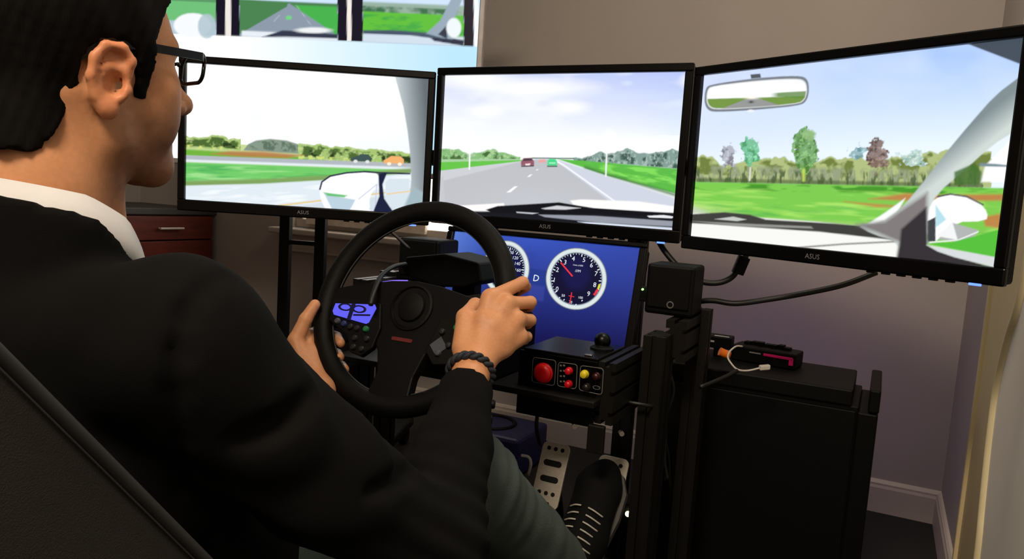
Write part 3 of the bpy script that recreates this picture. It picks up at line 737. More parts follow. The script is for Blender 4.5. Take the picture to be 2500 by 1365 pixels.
for s in (-1, 1):
    extr('base_rail', (.36*s, -1.40, .04), (.36*s, .10, .04), (1, 0, 0), .04, .08, rig)
    extr('post', (.39*s, -.06, .081), (.39*s, -.06, .695), (1, 0, 0), .04, .04, rig)
    extr('front_post', (.352*s, -.232, .081), (.352*s, -.232, .66), (1, 0, 0), .04, .08, rig)
    extr('speaker_arm', (.375*s, -.205, .645), (.375*s, -.085, .645), (1, 0, 0), .04, .08, rig)
    extr('side_arm', (.307*s, -.395, .570), (.307*s, -.195, .570), (1, 0, 0), .032, .11, rig)
extr('cross_rail', (-.338, .06, .03), (.338, .06, .03), (0, 1, 0), .04, .04, rig)
extr('cross_rail', (-.338, -.52, .03), (.338, -.52, .03), (0, 1, 0), .04, .04, rig)
mst = thing('monitor_stand', 'black upright stand behind the three wide monitors', 'stand', (0, .1, 0))
extr('monitor_beam', (-.42, .126, .99), (.42, .126, .99), (0, 1, 0), .04, .04, mst)
for s in (-1, 1):
    extr('monitor_post', (.20*s, .085, .0), (.20*s, .085, 1.06), (1, 0, 0), .04, .04, mst)
    MB().tube([(.43*s, .126, 1.0), (.56*s, .09, 1.0), (.655*s, -.045, 1.0)], .014, n=12).build('monitor_arm', EXT, mst, smooth=True)
MB().box((.02, -.33, .555), (.56, .20, .012), .002).build('wheel_deck', EXT, rig)
mb = MB()
for x, y in ((1455, 1013), (1403, 1040), (1385, 1028), (1517, 1058), (1460, 890), (1560, 905)):
    p = at(x, y, D=1.36 if x < 1500 else 1.45); q = p-FW*.006; MB().cyl(p+FW*.01, q, .005, n=10).build('bolt_head', CHROME, rig, 'chrome bolt head')
MB().box((.300, -.404, .49), (.03, .012, .05), .002).build('bracket', EXT, rig)

# ------------------------------------------------------------------ steering wheel base
wb = thing('wheel_base', 'black motor housing behind the steering wheel on the rig deck', 'wheel base', (.02, -.34, .561))
WC = Vector((.02, -.58, .71)); ta = math.radians(25)
Vv = Vector((0, math.sin(ta), math.cos(ta))); Nn = Vector((0, -math.cos(ta), math.sin(ta)))
XWH = frame(WC, (1, 0, 0), Nn)
MB().prism([(-.43, .561), (-.24, .561), (-.24, .66), (-.30, .70), (-.42, .685)], -.10, .10, Matrix(((0, 0, 1, .0), (1, 0, 0, 0), (0, 1, 0, 0), (0, 0, 0, 1))), .006).build('housing', BLK, wb)
MB().cyl(WC-Nn*.03, WC-Nn*.20, .03, .045, n=28).build('column', BLK, wb, smooth='auto')
mb = MB(); mb.prism([(-.115, .752), (-.105, .772), (-.02, .786), (.055, .776), (.065, .742), (.03, .728), (-.03, .722), (-.105, .738)], 0, .10, Matrix(((1, 0, 0, .0), (0, 0, 1, -.42), (0, 1, 0, 0), (0, 0, 0, 1))), .004)
mb.build('stalk_module', BLK, wb)
mb = MB(); mb.box((.0, -.36, .70), (.05, .03, .08), .003); mb.build('stalk_bracket', BLK, wb)
for s in (-1, 1):
    MB().tube([(.02+.05*s, -.45, .715), (.02+.10*s, -.475, .725), (.02+.135*s, -.49, .728)], lambda t: .006+.003*t, n=12).build('stalk', MBK, wb, smooth=True)

# ------------------------------------------------------------------ steering wheel
sw = thing('steering_wheel', 'black three-spoke steering wheel with buttons, held by the driver', 'steering wheel', tuple(WC-Nn*.03))
MB(XWH).torus(Matrix.Identity(4), .172, .018, 96, 18, ry=.0165).build('rim', MBK, sw, smooth=True)
MB(XWH).torus(Matrix.Identity(4), .1535, .0012, 96, 8).build('rim_stitching', mat('grey_stitching', (52, 52, 52), .8), sw, smooth=True)
hub = MB(XWH).prism([(-.168, .006), (-.12, .020), (-.048, .036), (.0, .041), (.05, .037), (.106, .026), (.165, .012), (.163, -.018), (.12, -.026), (.082, -.045), (.058, -.08), (.048, -.12), (.05, -.162), (-.03, -.166), (-.022, -.12), (-.034, -.085), (-.062, -.055), (-.11, -.038), (-.166, -.026)], -.012, .008, None, .003).build('spoke_plate', BLK, sw)
MB(XWH).lathe([(.0, .016), (.016, .0155), (.024, .013), (.026, .0085), (.034, .0085), (.036, .012), (.040, .011), (.041, .006)], Matrix.Translation((.008, -.006, 0)), 48).build('horn_cap', MBK, sw, smooth='auto')
MB(XWH).prism(rrect(.040, .006, .002, cx=.008, cy=-.062), .008, .0092).build('badge', mat('dark_red_badge', (92, 18, 16), .5), sw, 'dark red badge strip')
podl = MB(XWH).prism([(-.150, -.012), (-.10, -.006), (-.050, -.008), (-.036, -.05), (-.040, -.085), (-.058, -.102), (-.082, -.098), (-.096, -.072), (-.145, -.050)], .002, .014, None, .002).build('button_pod', MBK, sw)
podr = MB(XWH).prism([(.070, -.020), (.12, -.010), (.145, -.02), (.140, -.06), (.118, -.088), (.080, -.095), (.060, -.075)], .002, .014, None, .002).build('button_pod', MBK, sw)
LEDP = emit('blue_violet_display', (96, 96, 255), .95)
MB(XWH).prism([(-.140, -.020), (-.060, -.012), (-.055, -.018), (-.061, -.044), (-.066, -.047), (-.136, -.040), (-.141, -.034)], .0142, .0155).build('status_display', LEDP, podl, 'lit blue-violet display strip')
mb = MB(XWH)
for cx in (-.117, -.088): mb.torus(Matrix.Translation((cx, -.024, .0158)) @ Matrix.Scale(.45, 4, (0, 1, 0)), .0125, .0028, 28, 6, ry=.0004)
mb.prism([(-.106, -.016), (-.098, -.015), (-.098, -.046), (-.106, -.046)], .0156, .0162); mb.prism([(-.096, -.034), (-.062, -.030), (-.062, -.033), (-.096, -.037)], .0156, .0160)
mb.build('display_marking', mat('display_dark_ink', (16, 16, 70), .4), podl)
BCOL = [mat('button_black', (26, 26, 28), .4), mat('button_green', (30, 112, 62), .4), mat('button_grey', (70, 74, 84), .4), mat('button_blue', (36, 48, 96), .4)]
for (bx_, by_, cc) in ((-.124, -.050, 2), (-.109, -.053, 3), (-.094, -.056, 0), (-.080, -.057, 0), (-.062, -.056, 1), (-.054, -.072, 0), (-.058, -.090, 0), (-.078, -.074, 0), (-.075, -.089, 0)):
    MB(XWH).lathe([(.0, .0195), (.004, .019), (.0052, .0175), (.0055, .0138)], Matrix.Translation((bx_, by_, 0)), 16).build('button', BCOL[cc], podl, smooth='auto')
for (bx_, by_, cc) in ((.082, -.04, 0), (.105, -.03, 1), (.125, -.03, 0), (.120, -.05, 0), (.085, -.075, 2), (.100, -.060, 0)):
    MB(XWH).lathe([(.0, .0195), (.004, .019), (.0052, .0175), (.0055, .0138)], Matrix.Translation((bx_, by_, 0)), 16).build('button', BCOL[cc], podr, smooth='auto')
MB(XWH).prism([(-.016, 0), (0, .016), (.016, 0), (0, -.016)], .0142, .0155, Matrix.Translation((.082, -.064, 0))).build('direction_pad', BCOL[2], podr)
MB(XWH).tube([(-.072, .0335, -.004), (-.05, .039, -.004), (-.024, .042, -.004)], .0018, n=8).build('light_strip', emit('violet_strip', (130, 100, 255), 1.4), sw, 'thin violet light strip')
for s in (-1, 1):
    MB(XWH).prism([(.05*s, .03), (.11*s, .045), (.135*s, .02), (.13*s, -.02), (.06*s, -.02)][::s], -.035, -.030).build('shift_paddle', EXT, sw)
tag(MB().tube([at(905, 745, D=1.235), at(912, 715, D=1.25), at(930, 675, D=1.30), at(960, 652, D=1.36), at(990, 645, D=1.42)], .0042, n=8).build('coiled_cable', CABLE, smooth=True), 'black cable running from the wheel hub to the left speaker', 'cable')

# ------------------------------------------------------------------ gauge cluster display
ga = math.radians(14)
gu = Vector((0, math.sin(ga), math.cos(ga))); gc = Vector((-.008, 0, .805)) - gu*.134
XG = frame(gc, (1, 0, 0), Vector((1, 0, 0)).cross(gu))
gd = thing('gauge_display', 'black-framed display with blue speed and rev counter dials', 'display', (gc.x, gc.y+.02, .5))
mb = MB(XG); gw, gh = .477, .268
for c, dd in (((0, gh/2+.006, .001), (gw+.036, .012, .012)), ((0, -gh/2-.009, .001), (gw+.036, .018, .012)), ((-gw/2-.009, 0, .001), (.018, gh, .012)), ((gw/2+.009, 0, .001), (.018, gh, .012))): mb.box(c, dd, .003)
mb.build('bezel', BEZ, gd)
MB(XG).box((0, -.006, -.02), (gw+.03, gh+.012, .03), .006).build('back_shell', BLK, gd)
MB().box((-.008, .02, .53), (.10, .03, .16), .004).build('stand', EXT, gd)
scg = screen('screen', XG @ Matrix.Translation((0, 0, -.002)), gw, gh, 330, 186, pic_dash, SCR_D, gd, None)
def gxy(x, y, o=0.):
    d = FW + RT*(x-1250)/FPX - UP*(y-682.5)/FPX; nz = np.array(XG)[:3, 2]; q = np.array(gc)+nz*o
    P = CAM+d*(((q-CAM)@nz)/(d@nz)); v = P-np.array(gc); return float(v@np.array(XG)[:3, 0]), float(v@np.array(XG)[:3, 1])
GW = emit('gauge_white', (235, 245, 255), 1.); GR = emit('gauge_red', (235, 40, 60), .9); GY = emit('gauge_yellow', (236, 226, 40), .9)
mbW, mbR, mbY = MB(XG), MB(XG), MB(XG)
def tick(mb, x0, y0, x1, y1, w_, o=.0):
    a = Vector((*gxy(x0, y0), 0)); b = Vector((*gxy(x1, y1), 0)); p = (b-a).normalized().orthogonal().cross(Vector((0, 0, 1))); d = (b-a).normalized(); p = Vector((-d.y, d.x, 0))*w_/2
    mb.put([a-p+Vector((0, 0, o)), a+p+Vector((0, 0, o)), b+p+Vector((0, 0, o)), b-p+Vector((0, 0, o))], [(0, 3, 2, 1)])
def gtext(mb, s, x, y, size, rot=0):
    a = gxy(x, y); text_mb(s, size, Matrix.Translation((a[0], a[1], .0002)) @ Matrix.Rotation(rot, 4, 'Z'), mb)
for s, x, y in (('0', 1360, 706), ('1', 1353, 684), ('2', 1361, 659), ('3', 1380, 641), ('4', 1400, 632), ('5', 1426, 635), ('6', 1444, 648), ('7', 1455, 669), ('8', 1452, 696), ('9', 1437, 718)): gtext(mbW, s, x, y, .0155)
gtext(mbW, '1/min x1000', 1411, 648, .0050); gtext(mbW, '///M', 1411, 662, .0085)
gtext(mbW, '50', 1375, 722, .0085); gtext(mbW, '100', 1417, 727, .0080); gtext(mbW, '70', 1393, 738, .0085)
gtext(mbW, 'D', 1309, 680, .022)
for s, x, y in (('100', 1247, 617), ('120', 1258, 630), ('140', 1263, 644), ('160', 1264, 660), ('80', 1232, 610)): gtext(mbW, s, x, y, .0108)
for k in range(0, 37):
    t = math.radians(212-k*(212+32)/36.); r1 = 61.5; r0 = 55 if k % 4 == 0 else 58.5
    tick(mbW, 1407+r0*math.cos(t), 681-r0*math.sin(t)*1.01, 1407+r1*math.cos(t), 681-r1*math.sin(t)*1.01, .0022 if k % 4 == 0 else .0012)
    q0 = 37 if k % 4 == 0 else 40
    tick(mbW, 1236+q0*math.cos(t), 655-q0*math.sin(t)*1.2, 1236+43.5*math.cos(t), 655-43.5*math.sin(t)*1.2, .0022 if k % 4 == 0 else .0012)
for x, y in ((1377, 732), (1366, 727), (1384, 744), (1406, 744), (1421, 734)): tick(mbW, x-1.2, y+1.5, x+1.2, y-1.5, .0022)
tick(mbR, 1398, 675, 1369, 641, .0036, .0004); tick(mbR, 1391, 742, 1396, 714, .0026, .0004); tick(mbR, 1388, 722, 1402, 725, .0018, .0004)
for k in range(6):
    t = math.radians(-26-k*2.8); t2 = math.radians(-26-(k+1)*2.8); tick(mbR, 1407+58.5*math.cos(t), 681-58.5*math.sin(t), 1407+58.5*math.cos(t2), 681-58.5*math.sin(t2), .0058, .0003)
for k in range(4):
    t = math.radians(-13-k*3); t2 = math.radians(-13-(k+1)*3); tick(mbY, 1407+58.5*math.cos(t), 681-58.5*math.sin(t), 1407+58.5*math.cos(t2), 681-58.5*math.sin(t2), .0050, .0003)
for q, nm, m in ((mbW, 'dial_numerals', GW), (mbR, 'dial_needle', GR), (mbY, 'dial_warning_zone', GY)): q.build(nm, m, scg)['kind'] = 'stuff'

# ------------------------------------------------------------------ speakers either side of the gauges
LEDG = emit('green_led', (150, 255, 130), 2.5)
def speaker(x, y, z0, label, led, w_=.093):
    t = thing('speaker', label, 'speaker', (x, y+.045, z0), 'speakers beside the gauge display')
    MB().box((x, y+.045, z0+.05), (w_, .09, .10), .006).build('cabinet', BLK, t)
    MB().box((x, y-.002, z0+.055), (w_*.86, .006, .082), .002).build('grille', MBK, t)
    MB().torus(frame((x+.006, y-.0055, z0+.022), (1, 0, 0), (0, -1, 0)), .006, .0014, 20, 6).build('emblem', mat('emblem_silver', (150, 150, 150), .3, metal=.6), t)
    if led: MB().cyl((x-w_/2-.008, y+.01, z0+.045), (x-w_/2-.008, y+.006, z0+.045), .0022, n=10).build('power_led', LEDG, t, 'tiny green light')
    if led: MB().box((x-w_/2-.006, y+.02, z0+.035), (.016, .02, .03), .002).build('volume_dial', BLK, t)
    MB().cyl((x, y+.03, z0-.001), (x, y+.03, z0+.002), .02).build('foot', MBK, t)
speaker(.345, -.165, .687, 'small black speaker with green light right of the gauge display', True, .095)
speaker(-.243, -.165, .690, 'small black speaker left of the gauge display behind the wheel', False, .11)
extr('speaker_post', (-.243, -.12, .561), (-.243, -.12, .688), (1, 0, 0), .04, .04, rig)
tag(MB().tube([at(950, 562, D=1.60), at(968, 578, D=1.60), at(1000, 608, D=1.60)], .0035, n=8).build('speaker_wire', CABLE, smooth=True), 'short thin wire above the left speaker', 'cable')

# ------------------------------------------------------------------ control box with buttons and shifter
YP = -.40
cb = thing('control_box', 'black control box with red and yellow push buttons beside the wheel', 'control box', (.225, -.33, .515))
MB().box((.222, -.325, .57), (.136, .14, .11), .003).build('body', BLK, cb)
fp = MB().box((.216, YP+.002, .566), (.15, .006, .118), .0015).build('front_panel', BEZ, cb)
MB().box((.220, -.325, .6275), (.142, .15, .005), .0015).build('top_plate', BEZ, cb)
XF = Matrix(((1, 0, 0, 0), (0, 0, -1, YP-.001), (0, 1, 0, 0), (0, 0, 0, 1)))
def fx(x, y):
    p = at(x, y, Y=YP); return p[0], p[2]
OUT = mat('panel_outline_grey', (120, 120, 118), .5)
for q in ([(1302, 872), (1358, 880), (1354, 942), (1299, 932)], [(1364, 884), (1410, 890), (1407, 950), (1361, 942)], [(1418, 892), (1474, 900), (1470, 964), (1414, 952)]):
    P = [Vector((*fx(*p), 0)) for p in q]; pts = []
    for i in range(4):
        a, b, c = P[i-1], P[i], P[(i+1) % 4]
        for t in (.0, .25, .5, .75, 1.):
            p0 = b+(a-b).normalized()*.006; p1 = b+(c-b).normalized()*.006
            pts.append((1-t)**2*p0+2*t*(1-t)*b+t*t*p1)
    pts.append(pts[0]); MB(XF).tube(pts, .0006, n=6, smooth=False).build('button_outline', OUT, fp)
def pbutton(x, y, r, rgb, nm, e=0, name='push_button'):
    c = fx(x, y); X = XF @ Matrix.Translation((c[0], c[1], 0))
    MB(X).lathe([(r*1.12, 0), (r*1.12, .003), (r, .004), (r*.98, .008), (r*.85, .0105), (r*.5, .012), (0, .0122)], Matrix.Identity(4), 28).build(name, (emit(nm, rgb, e) if e else mat(nm, rgb, .32, var=.03)), fp, smooth='auto')
pbutton(1328, 910, .0165, (214, 12, 22), 'red_button_plastic', 0, 'stop_button')
pbutton(1391, 905, .0062, (200, 14, 30), 'small_red_plastic'); pbutton(1390, 937, .0062, (200, 14, 30), 'small_red_plastic')
pbutton(1429, 913, .0068, (226, 206, 40), 'yellow_plastic'); pbutton(1458, 918, .0062, (50, 14, 16), 'dark_red_plastic'); pbutton(1434, 944, .0062, (26, 26, 26), 'black_button_plastic')
c = fx(1457, 946); MB(XF).torus(Matrix.Translation((c[0], c[1], .0008)) @ Matrix.Scale(.5, 4, (0, 1, 0)), .0062, .0007, 24, 6).build('panel_mark', OUT, fp)
for k in range(4):
    for j in range(2):
        c = fx(1370+j*8, 892+k*13); MB(XF).box((c[0], c[1], .0006), (.0035, .0028, .0006)).build('panel_mark', OUT, fp)
kc = at(1471, 832, D=1.40); kb = Vector((float(kc[0]), float(kc[1]), .63))
sh = thing('shifter', 'black ball-topped shift lever on the control box', 'shifter', tuple(kb))
MB().lathe([(0, .0), (.022, .0), (.022, .003), (.014, .007), (.009, .018), (.007, .022)], Matrix.Translation(kb), 24).build('boot', MBK, sh, smooth='auto')
MB().cyl(kb+Vector((0, 0, .015)), (kc[0], kc[1], kc[2]-.008), .0055).build('shaft', EXT, sh, smooth='auto')
bm = bmesh.new(); bmesh.ops.create_uvsphere(bm, u_segments=24, v_segments=16, radius=.0155); MB().bm(bm, Matrix.Translation(kc)).build('knob', BEZ, sh, smooth=True)
c = at(1437, 868, Z=.631)
tag(MB().box((c[0], c[1], .6315), (.014, .008, .003), .001).build('metal_clip', CHROME), 'tiny metal clip lying on the control box top', 'clip')
tag(MB().torus(frame(at(1555, 985, D=1.42), (1, 0, 0), (0, .25, 1)), .030, .0035, 32, 8).build('cable_loop', CABLE, smooth=True), 'loop of black cable hanging beside the control box', 'cable')
tag(MB().tube([at(1312, 1010, D=1.5), at(1310, 1045, D=1.5), at(1318, 1085, D=1.55)], .004, n=8).build('hanging_cable', CABLE, smooth=True), 'black cable hanging under the control box', 'cable')
mb = MB()
tag(MB().tube([at(1272, 1112, D=1.5), at(1290, 1116, D=1.5), at(1296, 1132, D=1.5), at(1290, 1160, D=1.52)], .003, n=8).build('white_cable', WCABLE, smooth=True), 'thin pale cable curling beside the brake pedal', 'cable')

# ------------------------------------------------------------------ pedals
PEDX = []
def pedal(top, bot, w_, label, flare=.0):
    top, bot = Vector(top), Vector(bot); v = (top-bot).normalized(); L = (top-bot).length
    xx = Vector((1, 0, 0)); nrm = xx.cross(v); X = frame((top+bot)/2, xx, nrm)
    t = thing('pedal', label, 'pedal', (top.x, top.y+.06, .012), 'steel pedals on the rig floor')
    outl = [(p[0]*(1+flare*p[1]/L), p[1]) for p in rrect(w_, L, .012)]
    MB(X).prism(outl, -.003, .003, None, .0012).build('pedal_plate', STEEL, t)
    HOLE = mat('hole_black', (8, 8, 8), .8)
    for j, (yy, cnt) in enumerate(((.40, 3), (-.27, 3), (-.42, 2))):
        for k in range(cnt): MB(X).cyl((w_*.25*(k-(cnt-1)/2), L*yy, .0034), (w_*.25*(k-(cnt-1)/2), L*yy, .002), .0042, n=14).build('grip_hole', HOLE, t)
    for yy in (.18, -.06): MB(X).prism(rrect(w_*.66, .012, .0058), .002, .0034, Matrix.Translation((0, L*yy, 0))).build('grip_slot', HOLE, t)
    MB().tube([X @ Vector((0, -.01, -.004)), X @ Vector((0, -.02, -.05)), Vector((top.x, top.y+.05, .20)), Vector((top.x, top.y+.06, .012))], .009, n=12).build('pedal_arm', EXT, t, smooth=True)
    MB().box((top.x, top.y+.06, .034), (.05, .08, .044), .004).build('pedal_hinge', EXT, t)
pedal((.174, -.262, .418), (.172, -.315, .300), .058, 'perforated steel brake pedal left of the shoe')
pedal((.279, -.215, .398), (.279, -.285, .262), .062, 'perforated steel accelerator pedal under the black shoe')
tag(MB().box((.12, -.18, .006), (.40, .36, .010), .002).build('pedal_plate_board', EXT), 'black metal plate on the floor under the pedals', 'plate')
p = at(1533, 1255, D=1.62)
lt = thing('indicator_lamp', 'tiny glowing warm light on a small box beside the pedals', 'light', (float(p[0]), float(p[1]), .0))
MB().box((p[0], p[1]+.035, p[2]/2+.01), (.05, .06, p[2]+.02), .004).build('box', BLK, lt)
bm = bmesh.new(); bmesh.ops.create_uvsphere(bm, u_segments=14, v_segments=10, radius=.006); MB().bm(bm, Matrix.Translation(p)).build('lamp_lens', emit('warm_led', (255, 236, 170), 5.), lt, smooth=True)
# small blue box under the wheel
sx = float(at(1272, 1075, Z=.13)[0]); sy = float(at(1272, 1075, Z=.13)[1])+.10
sb = thing('subwoofer', 'dark blue box on the floor under the steering wheel', 'speaker', (sx-.16, sy, 0))
MB().box((sx-.16, sy, .068), (.32, .24, .13), .012).build('cabinet', mat('dark_blue_plastic', (22, 22, 66), .5), sb)
MB().torus(frame((sx-.16, sy, .133), (1, 0, 0), (0, 0, 1)), .08, .008, 40, 8).build('cone_ring', BLK, sb, smooth=True)
# cables tangled along the right post
for k in range(7):
    r = random.Random(40+k); x0 = 1570+r.random()*70
    pts = [at(x0+r.uniform(-18, 18), yy, D=1.50+.03*k) for yy in (905, 960, 1040, 1120, 1200+r.uniform(-30, 30))]
    tag(MB().tube(pts, .0032+.0008*(k % 3), n=7).build('loose_cable', mat('cable_grey', (44, 43, 44), .4) if k % 2 else CABLE, smooth=True), ('grey cable hanging in the tangle beside the right rig post' if k % 2 else 'black cable hanging in the tangle beside the right rig post'), 'cable', 'grey tangled cables' if k % 2 else 'black tangled cables')

# ------------------------------------------------------------------ computer tower with gadgets on top
ZT, TY0, TY1, TX0, TX1 = .535, .125, .375, .26, .742
tw = thing('computer_tower', 'tall black computer tower standing on the floor by the right wall', 'computer', ((TX0+TX1)/2, (TY0+TY1)/2, 0))
TB = mat('tower_black', (8, 8, 8), .55, var=.05, spec=.15)
MB().box(((TX0+TX1)/2-.02, (TY0+TY1)/2, (ZT-.035+.02)/2), (TX1-TX0-.04, TY1-TY0-.012, ZT-.055), .003).build('chassis', BLK, tw)
MB().box(((TX0+TX1)/2-.02, TY0+.004, .26), (TX1-TX0-.05, .008, .46), .002).build('side_panel', TB, tw)
mb = MB(); mb.box(((TX0+TX1)/2-.025, (TY0+TY1)/2, ZT-.018), (TX1-TX0-.06, TY1-TY0, .036), .004); mb.build('top_panel', TB, tw)
mb = MB(); mb.box((TX1-.022, (TY0+TY1)/2, .255), (.040, TY1-TY0, .47), .004); mb.box((TX1-.012, (TY0+TY1)/2, ZT-.018), (.022, TY1-TY0, .050), .004); mb.build('front_bezel', TB, tw)
for x in (TX0+.06, TX1-.08):
    for y in (TY0+.04, TY1-.04): MB().cyl((x, y, 0), (x, y, .014), .018).build('foot', MBK, tw)
MB().box((.44, TY1+.004, .46), (.16, .006, .02), .001).build('led_strip', emit('violet_led', (150, 90, 255), 26.), tw, 'violet light strip at the back')
# module with magenta stripe
mA, mB_ = Vector(at(1800, 868, Z=ZT+.012)), Vector(at(1926, 890, Z=ZT+.012))
dA = (mB_-mA); dA.z = 0; LA = dA.length; XM = frame((mA+mB_)/2, dA, (0, 0, 1)); XM.translation.z = ZT
md = thing('expansion_card', 'black electronic module with a magenta stripe lying on the tower', 'module', (XM.translation.x, XM.translation.y, ZT))
MB(XM).box((0, .03, .020), (LA+.03, .075, .038), .004).build('shroud', BLK, md)
MB(XM).box((LA*.30, -.0085, .027), (LA*.55, .002, .006), .0005).build('magenta_stripe', mat('magenta_plastic', (214, 16, 110), .4), md, 'magenta stripe')
MB(XM).box((LA*.55, -.0085, .0195), (.010, .002, .016), .0005).build('magenta_stripe', MATS['magenta_plastic'], md, 'magenta stripe end')
MB(XM).box((-LA*.14, -.0080, .027), (LA*.22, .001, .003)).build('grey_mark', LOGO, md)
mb = MB(XM)
for k in range(7): mb.box((-LA*.4+k*LA*.13, .035+.006*(k % 2), .042), (.014, .02, .008+.003*(k % 3)), .001)
mb.build('connector', MBK, md)
# hub with white ports
hp = at(1765, 845, Z=ZT)
hb = thing('cable_hub', 'small black hub box with white markings on the tower beside the post', 'hub', (float(hp[0])-.01, .30, ZT))
hx = float(hp[0])-.005
MB().box((hx, .30, ZT+.036), (.105, .05, .030), .003).build('body', BLK, hb); MB().box((hx+.02, .30, ZT+.011), (.02, .03, .022), .002).build('stem', BLK, hb)
WM = mat('white_marking', (196, 196, 200), .5)
for cx, wd in ((-.034, .014), (-.002, .028)): MB().box((hx+cx, .274, ZT+.038), (wd, .002, .004)).build('port', WM, hb)
MB().box((hx+.028, .285, ZT+.0515), (.036, .006, .002)).build('port', WM, hb)
a, b = Vector(at(1757, 858, D=1.66)), Vector(at(1781, 868, D=1.66))
op = tag(MB().cyl(a, b, .0095, .0085, n=14).build('orange_plug', mat('orange_plastic', (240, 120, 22), .45), smooth='auto'), 'orange plug at the end of the magenta-striped module', 'plug')
ws = thing('usb_cable', 'thin white cable with a plug looped over the tower', 'cable', tuple(at(1860, 900, D=1.58)))
MB().tube([at(1812, 846, D=1.68), at(1797, 846, D=1.66), at(1782, 858, D=1.64), at(1777, 872, D=1.63), at(1784, 886, D=1.61), at(1800, 902, D=1.58), at(1825, 905, D=1.565), at(1858, 898, D=1.56)], .0020, n=8).build('lead', WCABLE, ws, smooth=True)
a, b = Vector(at(1854, 898, D=1.56)), Vector(at(1879, 896, D=1.56)); MB().box((a+b)/2, ((b-a).length, .012, .010), .002, frame((0, 0, 0), b-a, (0, 0, 1))).build('plug', WCABLE, ws)
tag(MB().tube([at(1800, 905, D=1.575), at(1760, 925, D=1.55), at(1710, 945, D=1.50)], .004, n=8).build('tower_cable', CABLE, smooth=True), 'black cable trailing off the front of the tower top', 'cable')

# ------------------------------------------------------------------ monitor cables
def vv(p): return Vector(tuple(float(q) for q in p))
pw = thing('monitor_cable', 'thick black cable with ferrite block hanging under the middle monitor', 'cable', tuple(at(1720, 690, D=1.66)))
MB().tube([at(1603, 580, D=1.70), at(1625, 616, D=1.68), at(1660, 655, D=1.66), at(1705, 685, D=1.64), at(1750, 691, D=1.63), at(1785, 678, D=1.62), at(1806, 650, D=1.61), at(1822, 622, D=1.61), at(1835, 575, D=1.62)], .0064, n=12).build('lead', CABLE, pw, smooth=True)
MB().cyl(at(1800, 668, D=1.612), at(1817, 628, D=1.61), .0135, n=18).build('ferrite', BLK, pw, smooth='auto')
tag(MB().tube([at(1672, 752, D=1.62), at(1700, 738, D=1.60), at(1740, 734, D=1.58), at(1795, 741, D=1.56), at(1870, 732, D=1.55), at(1970, 715, D=1.53), at(2060, 695, D=1.51), at(2140, 665, D=1.50)], .0058, n=12).build('display_cable', CABLE, smooth=True), 'black cable running from the right post up to the right monitor', 'cable')

